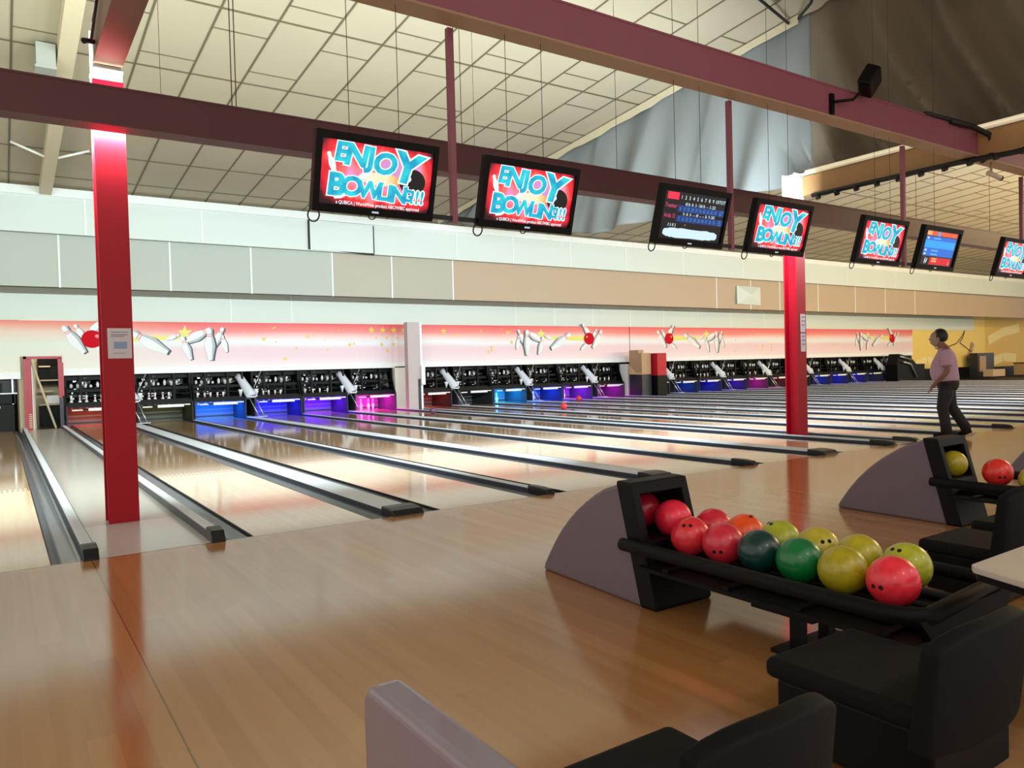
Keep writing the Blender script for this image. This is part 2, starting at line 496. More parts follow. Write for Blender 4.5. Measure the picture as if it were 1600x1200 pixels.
def mural_scene(b, x0, mir, y):
    """bowling pins scattered by a red ball; x0 = end of the ball, mir = direction"""
    X = lambda d: x0 + mir * d
    flat_poly(b, [(X(.9), 2.36), (X(3.3), 2.47), (X(3.3), 2.56), (X(.9), 2.60)], y - .001, 6)
    star(b, X(3.3), 2.66, .22, y - .0015, 6)
    mural_pin(b, X(.40), 2.46, .9, -34, y, mir=mir)
    mural_pin(b, X(.95), 2.78, .75, 38, y - .006, mir=mir)
    mural_pin(b, X(.55), 2.66, .5, -30, y - .005, mir=mir)
    mural_pin(b, X(1.05), 2.2, .6, -55, y - .004, mir=mir)
    flat_poly(b, [(X(.85) + .27 * math.cos(t * PI / 12), 2.47 + .25 * math.sin(t * PI / 12)) for t in range(24)], y - .02, 4)
    flat_poly(b, [(X(.97) + .05 * math.cos(t * PI / 6), 2.55 + .05 * math.sin(t * PI / 6)) for t in range(12)], y - .021, 5)
    mural_pin(b, X(2.32), 2.38, 1.15, -58, y - .004, mir=mir)
    mural_pin(b, X(2.95), 2.52, .4, 70, y - .002, mir=mir)
    mural_pin(b, X(3.33), 2.2, .74, -18, y - .006, mir=mir)
    mural_pin(b, X(3.65), 2.56, .9, 62, y - .002, mir=mir)
    mural_pin(b, X(4.25), 2.5, .7, 26, y - .003, mir=mir)
    mural_pin(b, X(4.42), 2.33, .55, -14, y - .002, mir=mir)
    mural_pin(b, X(4.0), 2.31, .98, 0, y - .012, mir=mir)
YM = YW - .085
def mural(name, x0, x1, z0, label, scenes, stars):
    b = MB()
    b.box(x0, x1, YM, YM + .06, z0, 2.975, 0)
    b.box(x0, x1, YM - .015, YM + .05, z0 - .06, z0 + .12, 8)
    for sx, mir in scenes: mural_scene(b, sx, mir, YM - .002)
    for x, z, r in stars: star(b, x, z, r, YM - .003)
    if x0 == -.28: b.box(-1.25, -.28, YM, YM + .06, 2.0, 2.975, 0)
    o = b.build(name, MUR, recalc=False)
    return tag(o, label, 'mural')
rs = random.Random(3)
def field(x0, x1, n): return [(x0 + (x1 - x0) * rs.random(), 1.8 + 1.05 * rs.random(), .03 + .07 * rs.random() ** 2) for _ in range(n)]
mural('mural_panel', -.28, 10.75, 1.52, 'red to white printed mural with flying pins, left of the white wall column', [(-.37, 1)],
      [(8.94 + .41 * i, 2.77, .13) for i in range(4)] + [(9.1 + .4 * i, 2.5, .06) for i in range(3)] + [(9.3, 2.28, .09), (9.75, 2.28, .09), (9.5, 2.05, .08)] + field(4.6, 9, 16))
mural('mural_panel', 10.8, 20.85, 1.52, 'red to white printed mural with flying pins, right of the white wall column', [(19.45, -1)],
      [(11.75, 2.74, .13)] + field(11.3, 14.8, 12))
mural('mural_panel', 20.9, 43.7, 1.52, 'long printed mural with two scenes of flying pins, behind the far red post', [(22.4, 1), (42.3, -1)], field(27.5, 37, 30))
b = MB(); b.box(-8, -1.25, YM, YM + .06, 1.46, 2.985, 0); b.box(-8, -1.25, YM - .015, YM + .05, 1.40, 1.58, 8)
struct(b.build('wall_back_left', MUR))
# white wall column between the first two murals
mb = MB(); mb.box(9.79, 10.26, 16.9, 17.15, 0, 2.99, 0); mb.box(10.26, 10.36, 16.95, 17.12, 0, 2.99, 1)
wc = tag(mb.build('wall_column', [mat('column mauve white', '#b5a9a9', .6), M['offwhite']]), 'white wall column between the two nearer murals', 'column')
b = MB(); b.box(10.24, 10.38, 16.8, 16.95, .85, 1.5, 0); b.build('conduit_box', M['offwhite'], wc)
b = MB(); b.box(10.15, 10.25, 16.885, 16.90, 0, 1.05, 0); b.build('kick_plate', M['navy'], wc)
mb = MB(); mb.box(9.76, 10.36, 17.9, 19.3, -.14, 1.5, 0)
struct(mb.build('wall_pit_divider', M['white']))
# yellow wall far right
mb = MB(); mb.box(43.75, 53, YW + .05, YW + .2, -.15, 4.3, 0)
mb.box(43.75, 53, YW + .03, YW + .06, -.15, .62, 1)
struct(mb.build('wall_right_end', [M['yellow'], M['machine']]))
mb = MB(); mb.box(53, 64, YW + .05, YW + .2, -.15, 4.1, 0); mb.box(53, 64, YW + .03, YW + .06, -.15, .55, 1)
struct(mb.build('wall_right_far', [M['yellow2'], M['machine']]))
# dark back of the pits
mb = MB(); mb.box(-8, 43.7, 20.6, 20.7, -.2, 3.2)
struct(mb.build('wall_back_pit', M['machine']))
mb = MB(); mb.box(43.55, 43.75, 18.0, 20.6, -.15, 3.0)
struct(mb.build('wall_pit_end', M['navy']))
mb = MB(); mb.box(42.66, 43.5, 18.9, 19.0, -.15, 1.6)
struct(mb.build('wall_pit_side', M['white']))
# yellow wall art: pale strokes and figures
def stroke(sw, pts, w, m):
    for (xa, za), (xb, zb) in zip(pts, pts[1:]):
        dx, dz = xb - xa, zb - za; l = math.hypot(dx, dz) or 1; nx, nz = -dz / l * w, dx / l * w
        sw.add([(xa + nx, YW + .035, za + nz), (xa - nx, YW + .035, za - nz), (xb - nx, YW + .035, zb - nz), (xb + nx, YW + .035, zb + nz)], [(0, 1, 2, 3)], m)
WP = [M['cloud'], M['wire'], M['tan']]
sw = MB(); stroke(sw, [(46.5, 1.9), (47.2, 1.75), (47.9, 1.9), (49.2, 2.15), (49.9, 2.6), (50.3, 3.0), (50.0, 2.5), (49.6, 2.2), (50.6, 1.8), (51.1, 1.6)], .035, 1)
stroke(sw, [(50.6, 1.0), (50.9, 1.5), (51.2, 1.9), (51.3, 2.2)], .22, 2)
tag(sw.build('wall_painting', WP, recalc=False), 'dark line figure painted on the far yellow wall beside the person', 'painting')
for pts, w_, lab in (([(44.2, .9), (45.6, 1.2), (46.6, 1.0)], .2, 'low pale swirl painted on the yellow wall left of the person'), ([(53.4, 2.3), (55.5, 2.9), (58, 3.2)], .3, 'upper pale swirl painted on the deep yellow wall at right edge'), ([(53.5, .8), (55.5, 1.2), (57.5, 1.1)], .3, 'lower pale swirl painted on the deep yellow wall at right edge')):
    sw = MB(); stroke(sw, pts, w_, 0); tag(sw.build('wall_painting', WP, recalc=False), lab, 'painting')
# ------------------------------------------------------------------ lanes
def make_lane():
    t = thing('bowling_lane', 'x', 'lane')
    b = MB(); b.box(0, LW, 0, YB, -.12, 0, 0); b.build('lane_boards', M['lane'], t)
    for s in (0, 1):
        x0 = -GW if s == 0 else LW
        g = MB()
        n = 8
        prof = [(x0 + GW * (i / n), -.015 - .075 * math.sin(PI * i / n)) for i in range(n + 1)]
        poly = prof + [(x0 + GW, -.13), (x0, -.13)]
        vs, fs = [], []
        for y in (0, YB):
            vs += [(p[0], y, p[1]) for p in poly]
        k = len(poly)
        fs = [(i, (i + 1) % k, k + (i + 1) % k, k + i) for i in range(k)]
        g.add(vs, fs, 0, True); g.add(vs[:k], [tuple(range(k))], 0)
        e = LW if s else 0
        g.box(e - .012 if s == 0 else e, e if s == 0 else e + .012, 0, YB, -.05, -.001, 1)
        g.build('gutter', [M['gutter'], M['groove']], t)
    return t
lane0 = make_lane()
for i, x in enumerate(lanes):
    o = lane0 if i == 0 else dup(lane0)
    o.location = (x, 0, 0)
    o['label'] = 'wooden boards ' + WHO[i]
    o['group'] = 'bowling lanes'

# ------------------------------------------------------------------ capping strips between lanes
def capping(x0, x1, label, end=.30, h=.045, lip=.05, name='capping_strip'):
    t = thing(name, label, 'capping', ((x0 + x1) / 2, 0, 0), 0, 'capping strips between lanes')
    w = (x1 - x0) / 2
    c = MB(); c.prism([(-w, -.1), (w, -.1), (w, h - .012), (w * .8, h), (-w * .8, h), (-w, h - .012)], 'y', end, 18.6, 0)
    c.box(-w - .006, -w, end, 18.6, -.1, h - .016, 1); c.box(w, w + .006, end, 18.6, -.1, h - .016, 1)
    c.build('strip', [M['cap_white'], M['cap_edge']], t)
    e = MB()
    hh = h + .018
    poly = [(-lip, -.10), (end + .03, -.10), (end + .03, hh), (.12, hh), (.0, hh - .012), (-lip, .012)]
    e.prism([(p[0], p[1]) for p in poly], 'x', -w - .012, w + .012, 0)
    e.build('end_cap', M['cap_black'], t, bevel=.01)
    return t
def between(i): return WHO[i].replace('of the ', 'the ')
capping(-1.245, -1.16, 'white-topped capping along the left edge of the grey service aisle', .16, .075)
capping(-.335, -.25, 'scuffed white capping along the right edge of the grey service aisle', .14, .085)
for i in range(1, len(lanes) - 1):
    a, b_ = lanes[i] + LW, lanes[i + 1]
    g = b_ - a
    if g > .9:
        if i == 6:
            capping(a + GW, a + GW + .08, 'thin white capping with black end just left of the far red post', .33, .05)
            capping(b_ - GW - .08, b_ - GW, 'thin white capping just right of the far red post', .33, .05)
        else:
            capping(a + GW, a + GW + .08, 'thin capping left of the tan and black box', .33, .05)
            capping(b_ - GW - .08, b_ - GW, 'thin capping right of the red and black cabinet', .33, .05)
        continue
    wide = g > .6
    kind = 'wide' if wide else 'thin'
    capping(a + GW, b_ - GW, f'{kind} white capping right ' + WHO[i], .22 if wide else .30, .045)

# ------------------------------------------------------------------ pinsetters
LED = ['#301008', '#ff5a1e', '#7a8028', '#0a6cff', '#1c1cff', '#6a10ff', '#ff1fd0', '#ff3010', '#10301c', '#0aa0ff', '#1040ff', '#9020ff', '#e010e0',
       '#a0a8a0', '#0c40c0', '#1a18d8', '#4a10c8', '#e018b0', '#b02040', '#203830', '#1030c0', '#1420c8', '#2010c0', '#3040a0', '#202428']
LEDP = [5 * q for q in (.5, 5, 3, 24, 24, 26, 26, 4, 1, 24, 24, 26, 14, 2, 14, 16, 16, 14, 6, 1.5, 14, 16, 14, 4, .5)]
rm = random.Random(11)
def make_machine():
    t = thing('pinsetter', 'x', 'pinsetter', (0, 0, 0), 0, 'pinsetting machines behind the lanes')
    HW = .745
    for s in (-1, 1):
        k = MB(); k.prism([(17.75, -.05), (19.55, -.05), (19.55, .95), (18.3, .78), (17.75, .60)], 'x', s * HW - .018, s * HW + .018, 0)
        k.build('kickback_panel', M['kick'], t)
    c = MB(); c.box(-HW, HW, 19.25, 19.32, -.1, .62, 0); c.box(-HW, HW, 19.21, 19.25, .05, .075, 1)
    c.build('pit_cushion', [M['cushion'], M['groove']], t)
    s = MB(); s.box(-.22, .50, 17.72, 17.76, .455, .535, 0); s.box(-.62, -.36, 17.74, 17.77, .47, .505, 0); s.box(.52, .68, 17.74, 17.77, .50, .535, 0)
    s.box(-.36, -.22, 17.74, 17.78, .48, .52, 1)
    s.build('sweep_bar', [M['offwhite'], M['machine']], t)
    f = MB()
    f.box(-HW - .02, HW + .02, 17.80, 17.9, .56, .66, 0); f.box(-HW, HW, 17.95, 19.3, .64, .70, 0)
    f.box(-HW, HW, 18.1, 18.2, .98, 1.06, 0); f.box(-HW, HW, 18.2, 18.32, 1.32, 1.5, 0); f.box(-HW, HW, 18.0, 18.04, .84, .86, 0)
    for x in (-.74, -.36, .3, .74): f.box(x - .03, x + .03, 18.05, 18.12, .6, 1.5, 0)
    f.prism([(17.85, .66), (18.2, .66), (18.5, 1.5), (18.2, 1.5)], 'x', -.76, -.72, 0); f.prism([(17.85, .66), (18.2, .66), (18.5, 1.5), (18.2, 1.5)], 'x', .72, .76, 0)
    fr = f.build('frame', M['machine'], t)
    cups = []
    for r, (z, y, n) in enumerate(((.74, 18.15, 7), (1.10, 18.3, 8))):
        for i in range(n):
            x = -.58 + 1.16 * i / (n - 1) + rm.uniform(-.02, .02)
            h = rm.uniform(.08, .17)
            if rm.random() < .2: continue
            p = MB(); p.lathe([(.02, 0), (.035, .02), (.045, h * .6), (.03, h * .8), (.02, h)], 8, 0 if rm.random() < .6 else 1, Matrix.Translation((x, y + rm.uniform(-.03, .05), z)))
            p.build('pin_cup', [M['offwhite'], M['chrome']], fr)
    g = MB()
    for i in range(26):
        x, z, y = rm.uniform(-.68, .62), rm.uniform(.72, 1.42), rm.uniform(18.05, 18.5)
        w, h = rm.uniform(.03, .14), rm.uniform(.015, .07)
        g.box(x, x + w, y, y + .05, z, z + h, rm.choice((0, 0, 1, 1, 1, 2)))
    g.build('linkage', [M['machine2'], M['chrome'], M['machine2']], t)['kind'] = 'stuff'
    for x, z, r in ((-.3, 1.22, .13), (.25, 1.2, .1)):
        w = MB(); w.cyl((x, 18.32, z), (x, 18.38, z), r, 20, 0); w.cyl((x, 18.28, z), (x, 18.32, z), r * .4, 12, 1)
        w.build('belt_wheel', [M['machine2'], M['chrome']], fr)
    mo = MB(); mo.box(.35, .65, 18.5, 18.8, 1.1, 1.36, 0); mo.build('motor_box', M['machine2'], fr, bevel=.02)
    mo = MB(); mo.box(-.66, -.42, 18.5, 18.8, .82, 1.0, 0); mo.build('motor_box', M['machine2'], fr, bevel=.02)
    bk = MB(); bk.box(-.76, .76, 19.6, 19.66, .5, 2.4, 0); bk.box(-.76, .76, 18.3, 19.6, 1.62, 1.68, 0); bk.build('back_panel_or_light_block', M['machine'], t)  # black sheets added to block light at the machine back
    return t
mach0 = make_machine()
led_mats = {}
for i, x in enumerate(lanes):
    if i == 0: continue
    o = mach0 if i == 1 else dup(mach0)
    o.location = (x + LW / 2, 0, 0)
    o['label'] = 'black pinsetter at the end ' + WHO[i]
    c = hexc(LED[i])
    m, nt, b = new_mat('led strip'); b.inputs['Base Color'].default_value = c + (1,); b.inputs['Emission Color'].default_value = c + (1,); b.inputs['Emission Strength'].default_value = min(6, LEDP[i] * .1)
    led_mats[i] = m
for i, x in enumerate(lanes):
    if i == 0: continue
    cx = x + LW / 2
    par = [q for q in bpy.data.objects if q.name.startswith('pinsetter') and abs(q.location.x - cx) < 1e-3][0]
    l = MB(); l.box(-.6, .6, 18.06, 18.08, .60, .62, 0); l.build('led_strip', led_mats[i], par)
    ld = bpy.data.lights.new('pit light', 'AREA'); ld.shape = 'RECTANGLE'; ld.size = 1.3; ld.size_y = .5
    ld.energy = LEDP[i]; ld.color = hexc(LED[i])
    lo = bpy.data.objects.new('pit_light', ld); COL.objects.link(lo); lo.location = (cx, 18.45, .60)
    lo.rotation_euler = (math.radians(8), 0, 0)
# machine on the far left, partly in frame, with a different dark front
t = thing('pinsetter', 'dark boxy pinsetter left of the red door frame', 'pinsetter', (-1.98, 0, 0), 0, None)
b = MB(); b.box(-.9, .56, 17.95, 18.1, -.1, .72, 0); b.box(-.9, .6, 18.0, 18.2, .74, 1.0, 0); b.build('front_panel', M['machine'], t)
b = MB(); b.box(-.9, .62, 18.15, 18.3, 1.0, 1.42, 0); b.box(-.3, .3, 18.1, 18.16, 1.04, 1.3, 1); b.build('upper_panel', [M['machine2'], M['machine']], t)
b = MB(); b.box(-.2, .25, 17.90, 17.96, .62, .68, 0); b.box(-.1, .2, 17.98, 18.0, .92, .96, 0); b.box(-.5, -.3, 17.93, 17.95, .1, .13, 0); b.build('sweep_bar', M['offwhite'], t)
b = MB(); b.box(-.9, .64, 17.98, 18.02, 1.0, 1.03, 0); b.box(.52, .56, 18, 18.06, 0, 1.4, 0); b.build('frame', M['chrome'], t)

# ------------------------------------------------------------------ ball lifts: grey funnel hood and two rails
lift_names = ['left of the near red post', 'between the cyan-blue and indigo lanes', 'between the purple and pink lanes', 'first right of the white wall column',
              'between the cyan-pin and pale-blue-pin lanes', 'between the pink-pin and magenta lanes', 'just right of the red and black cabinet',
              'second right of the red and black cabinet', 'just left of the far red post', 'just right of the far red post',
              'second right of the far red post', 'beside the last dark machine near the yellow wall']
def make_lift():
    t = thing('ball_lift', 'x', 'ball lift', (0, 0, 0), 0, 'ball lifts between lane pairs')
    b = MB()
    path = [(-.22, 18.3, 1.32), (-.16, 18.2, 1.22), (-.02, 17.95, .86), (.03, 17.87, .74), (.06, 17.83, .66)]
    b.tube(path, .1, 14, 0, False, [.12, .12, .15, .165, .15])
    fn = b.build('funnel', M['cap_white'], t)
    r = MB()
    pts = [(.06 + .165 * math.cos(a), 17.84 + .12 * math.sin(a), .70 + .05 * math.sin(a)) for a in [2 * PI * k / 16 for k in range(16)]]
    r.tube(pts, .022, 6, 0, True); r.build('ring', M['offwhite'], fn)
    for s in (-1, 1):
        l = MB(); l.tube([(.06 + s * .09, 17.82, .66), (.26 + s * .075, 17.5, .05)], .018, 8); l.build('rail', M['chrome'], t)
    f = MB(); f.box(.12, .42, 17.42, 17.56, .03, .06, 0); f.build('foot', M['chrome'], t)
    q = MB(); q.tube([(.12, 18.0, .8), (.42, 18.0, 1.45)], .018, 8); q.build('strut', M['chrome'], t)
    for s in (-1, 1):
        c = MB(); c.lathe([(.02, 0), (.06, .16), (.075, .22), (.07, .22)], 10, 0, Matrix.Translation((s * .24, 17.95, .68))); c.build('cup', M['offwhite'], t)
    return t
lift0 = make_lift()
wides = [lanes[i] + LW + (lanes[i + 1] - lanes[i] - LW) / 2 for i in range(1, len(lanes) - 1) if .6 < lanes[i + 1] - lanes[i] - LW < .9]
assert len(wides) == len(lift_names), len(wides)
for i, x in enumerate(wides):
    o = lift0 if i == 0 else dup(lift0)
    o.location = (x, 0, 0)
    o['label'] = 'grey funnel ball lift on two rails, ' + lift_names[i]

# ------------------------------------------------------------------ pins
PIN_PROF = [(.0, 0), (.025, .0), (.029, .012), (.038, .05), (.055, .10), (.0605, .115), (.058, .15), (.046, .19), (.030, .23), (.0237, .255), (.026, .29), (.0324, .335), (.031, .36), (.02, .376), (.0, .381)]
def make_pin():
    t = thing('bowling_pin', 'x', 'pin')
    b = MB(); b.lathe([(max(r, .0008), z) for r, z in PIN_PROF], 16, 0)
    b.build('body', mat('pin white', '#e8e6e6', .25, coat=.4), t)
    s = MB()
    for z, r in ((.238, .0285), (.262, .0246)): s.lathe([(r + .0012, z - .006), (r + .0008, z + .006)], 16, 0)
    s.build('stripe', mat('pin red stripe', '#c03038', .4), t)
    return t
pin0 = make_pin(); first_pin = [True]
def pin(x, y, z, label, group):
    if first_pin[0]:
        first_pin[0] = False; pin0.location = (x, y, z); pin0['label'] = label; pin0['group'] = group; return
    dup(pin0, (x, y, z), None, label, group)
def cen(i): return lanes[i] + LW / 2
POSW = ['leftmost', 'second from left', 'third from left', 'rightmost']
for k, dx in enumerate((-.43, -.14, .14, .44)):
    pin(cen(6) + dx, 18.75 if k < 3 else 19.05, 0, f'{POSW[k]} standing pin lit pink beside the white wall column', 'pink-lit standing pins')
for i, lab in ((9, 'cyan-lit'), (10, 'pale-blue-lit'), (11, 'pink-lit')):
    for k, dx in enumerate((-.40, -.12)):
        pin(cen(i) + dx, 18.55, 0, f'{("left", "right")[k]} standing pin of the {lab} pair right of the white wall column', lab + ' pair of standing pins')
for k, dx in enumerate((-.42, -.10)):
    pin(cen(23) + dx, 18.3, 0, f'{("left", "right")[k]} of two white standing pins before the last dark machine', 'far white standing pins')
for i, n, lab in ((1, 5, 'orange-lit'), (2, 5, 'olive-lit'), (3, 5, 'cyan-blue'), (4, 5, 'indigo-blue'), (5, 4, 'purple'), (12, 4, 'magenta'), (13, 5, 'unlit lane right of red cabinet'), (14, 4, 'pale blue'),
                  (15, 4, 'indigo'), (16, 3, 'lilac'), (17, 3, 'far magenta'), (20, 2, 'far dark blue')):
    for k in range(n):
        pin(cen(i) - .6 + .75 * k / max(1, n - 1) + (.02 if k % 2 else -.01), 18.02 + .05 * (k % 2), .47 + (.05 if i in (1, 2) else 0), f'white pin hanging in the pinsetter rack, {lab} row', f'hanging pins, {lab} row')
# ------------------------------------------------------------------ posts and beams
def post(x, y, label, name='post'):
    t = thing(name, label, 'post', (x, y, 0))
    z1 = 4.1
    b = MB()
    b.box(-.13, .13, -.13, -.105, 0, z1, 0); b.box(-.13, .13, .105, .13, 0, z1, 0); b.box(-.03, .03, -.105, .105, 0, z1, 0)
    b.build('column', M['red'], t, bevel=.003)
    w = MB(); w.box(-.12, .12, -.13, -.105, z1, 4.62, 0); w.box(-.12, .12, .105, .13, z1, 4.62, 0); w.box(-.03, .03, -.105, .105, z1, 4.62, 0); w.box(-.128, .128, -.14, .14, z1 + .085, z1 + .1, 0)
    w.build('column_head', M['white'], t)
    return t
P1 = (-.80, 1.56); P2 = (10.0, 1.9)
p1 = post(*P1, 'tall red steel post standing on the grey service aisle at left')
b = MB(); b.box(-.085, .115, -.135, -.131, 1.535, 1.815, 0)
for z in (1.775, 1.75, 1.735): b.box(-.055, .085 - (.03 if z < 1.74 else 0), -.137, -.135, z, z + .009, 1)
b.box(-.035, .075, -.137, -.135, 1.625, 1.69, 2); b.box(-.04, .06, -.137, -.135, 1.58, 1.586, 1)
tag(b.build('notice_sheet', [M['paper'], M['ink'], M['inkblue']], loc=(P1[0], P1[1], 0)), 'white paper notice with blue picture taped to the near red post', 'notice')
p2 = post(*P2, 'red steel post farther right, behind the fourth screen from left')
for k, (z0, z1) in enumerate(((1.84, 2.16), (1.50, 1.82))):
    b = MB(); b.box(-.03, .10, -.136, -.131, z0, z1, 0)
    for j in range(3): b.box(-.015, .085, -.138, -.136, z1 - .06 - .07 * j, z1 - .035 - .07 * j, 1)
    tag(b.build('notice_sheet', [M['paper'], M['ink']], loc=(P2[0], P2[1], 0)), ('upper', 'lower')[k] + ' pale notice sheet taped on the far red post', 'notice')

def i_beam(name, label, x0, x1, y, z0, z1, mats, cat='beam'):
    b = MB(); h = .11
    b.box(x0, x1, y - .02, y + .02, z0 + .02, z1 - .02, 0)
    b.box(x0, x1, y - h, y + h, z1 - .02, z1, 0); b.box(x0, x1, y - h, y + h, z0, z0 + .02, 1)
    b.box(x0, x1, y - h + .006, y - h + .016, z0 + .02, z1 - .02, 0)
    return tag(b.build(name, mats), label, cat)
i_beam('steel_beam', 'long maroon beam in front of the red posts, behind the screens', -7, 60, 1.16, 3.58, 3.925, [M['beam_dark'], M['beam_dark']])
b2 = i_beam('steel_beam', 'upper pink maroon beam with tan underside from which the screens hang', -2, 40, -1.05, 4.2, 4.575, [M['beam'], M['beam_low']])
def y_beam(label, x, y0, y1, z0, z1, m, w=.12):
    b = MB(); b.box(x - w, x + w, y0, y1, z0, z0 + .022); b.box(x - w, x + w, y0, y1, z1 - .022, z1); b.box(x - w + .004, x - w + .016, y0, y1, z0 + .022, z1 - .022)
    return tag(b.build('steel_beam', m), label, 'beam')
y_beam('brown beam running overhead from the near red post', -.80, -6.2, 1.40, 4.23, 4.62, M['beam_brown'])
y_beam('orange tan beam running overhead from the far red post', 10.15, -7, 1.72, 4.22, 4.55, M['beam_orange'])
b = MB(); b.tube([(-.93, 1.25, 4.36), (-1.02, 1.1, 4.30), (-1.02, 1.02, 4.26)], .022, 8); b.tube([(-.95, 1.2, 4.34), (-.93, .2, 4.75)], .012, 6)
tag(b.build('cable_clamp', M['cable']), 'small black clamp with cable on the brown beam above the near post', 'clamp')
b = MB(); b.tube([(9.95, 1.6, 4.60), (9.95, -2.2, 4.60)], .03, 10); b.box(9.90, 10.0, -2.3, 1.7, 4.555, 4.575)
tag(b.build('tube_light', mat('tube glass', '#efe6cc', .3, emit='#fff0cc', es=.35)), 'pale tube along the top of the orange tan beam', 'light')
b = MB(); b.tube([(9.98, 1.5, 4.18), (9.98, -.9, 4.17), (9.98, -1.6, 4.14), (9.98, -7, 4.13)], .04, 8)
for i in range(12): b.tube([(9.98, 1.4 - .35 * i, 4.17), (9.98, 1.38 - .35 * i, 4.10)], .05, 6)
tag(b.build('cable_bundle', M['cable']), 'dark cable bundle under the orange tan beam', 'cable')
b = MB(); b.tube([(9.2, -1.17, 4.58), (9.7, -1.22, 4.57), (10.05, -1.3, 4.48), (10.1, -1.3, 4.2), (10.0, -1.2, 4.12)], .04, 8)
b.tube([(8.6, -1.15, 4.59), (9.5, -1.18, 4.60), (10.0, -1.28, 4.5)], .03, 8)
tag(b.build('cable_loop', M['cable']), 'loose black cables over the right end of the pink maroon beam', 'cable')
t = thing('security_camera', 'small pale camera hanging below the dark cable bundle at right', 'camera', (10.2, -1.25, 4.0))
b = MB(); b.cyl((0, 0, .12), (0, 0, -.06), .018, 8); b.build('stem', M['tan'], t)
b = MB(); b.cyl((-.1, 0, -.04), (.14, -.06, -.1), .035, 12, 0); b.cyl((.14, -.06, -.1), (.16, -.065, -.105), .038, 12, 1); b.build('housing', [M['cream'], M['black']], t)

# black floodlight on the pink beam
t = thing('floodlight', 'black floodlight on a bracket above the pink maroon beam', 'floodlight', (6.47, -1.17, 4.34))
b = MB(); b.box(-.03, .03, -.02, .01, -.12, .12); b.build('bracket_plate', M['black'], t)
b = MB(); b.tube([(0, -.02, .02), (.25, -.12, .06), (.36, -.14, .16), (.42, -.14, .22)], .018, 8); b.build('arm', M['black'], t)
b = MB(); b.box(-.16, .16, -.09, .09, -.13, .13); h = b.build('head', M['black'], t, bevel=.03); h.location = (.56, -.14, .33); h.rotation_euler = (.5, .25, .5)

# cables across the ceiling near the curtain
for k, (pts, lab) in enumerate([([(6.0, -.6, cz(-.6) - .1), (8.2, 0, cz(0) - .5), (9.6, 1.2, cz(1.2) - .42), (10.4, 2.0, cz(2) - .1)], 'drooping black cable along the ceiling at the top edge of the curtain'),
                                ([(6.8, .6, cz(.6) - .05), (8.6, 1.6, cz(1.6) - .3), (10.4, 2.2, cz(2.2) - .1)], 'second black cable below the ceiling meeting the curtain top')]):
    b = MB(); b.tube(pts, .025, 8); tag(b.build('ceiling_cable', M['cable']), lab, 'cable')

# grey fabric curtain hanging across the bay
def curtain(y0, y1, ny, m, label):
    b = MB(); nz = 36
    vs, fs = [], []
    for i in range(ny + 1):
        y = y0 + (y1 - y0) * i / ny
        for j in range(nz + 1):
            t = j / nz
            zb = 4.60 if y < 8 else 4.60 + 1.62 * (y - 8) / 7.8
            z = zb + (cz(y) - .02 - zb) * t
            if y1 < 3:
                s = y + 1.5 * (1 - t) ** 1.5
                dx = .50 * (abs(math.sin(s * 3.6 + .8 * t)) - .5) * (1.15 - t * .5) + .10 * math.sin(s * 3.1 + t * 3) + .2 * (1 - t) ** 2 * math.sin(s * 1.1 + 1) + .05 * math.sin(9 * t + 2 * s)
                dx *= min(1, (1.92 - y) / .6)
            else:
                s = y + 1.2 * t
                dx = .12 * (abs(math.sin(s * 1.7 + .8)) - .5) + .09 * math.sin(s * 5.3 - 2.4 * t) * (1 - t) ** .7 + .07 * (1 - t) * math.sin(s * 1.6)
                dx *= min(1, (y - 1.88) / .5)
            vs.append((10.55 + dx, y, z))
    for i in range(ny):
        for j in range(nz):
            a = i * (nz + 1) + j
            fs.append((a, a + 1, a + nz + 2, a + nz + 1))
    b.add(vs, fs, 0, True)
    o = b.build('hanging_curtain', m, recalc=False)
    s = o.modifiers.new('thick', 'SOLIDIFY'); s.thickness = .02
    return tag(o, label, 'curtain', 'fabric sheets across the bay')
curtain(-8.5, 1.92, 150, M['brown_fab'], 'dark brownish fabric sheet with deep folds at the top right corner')
lc = curtain(1.88, 15.8, 200, M['grey_fab'], 'pale grey fabric sheet hanging behind the third and fourth screens')
e = MB(); n = 40; r2 = random.Random(5)
vs, fs = [], []
for i in range(n + 1):
    y = 2.0 + 13.6 * i / n; q = r2.uniform(-.03, .03)
    vs += [(10.40, y, cz(y) - .04), (10.40, y, cz(y) - .20 + q)]
for i in range(n): fs.append((2 * i, 2 * i + 1, 2 * i + 3, 2 * i + 2))
e.add(vs, fs, 0); eo = e.build('top_edge', M['cream'], lc, recalc=False)
sd = eo.modifiers.new('thick', 'SOLIDIFY'); sd.thickness = .02

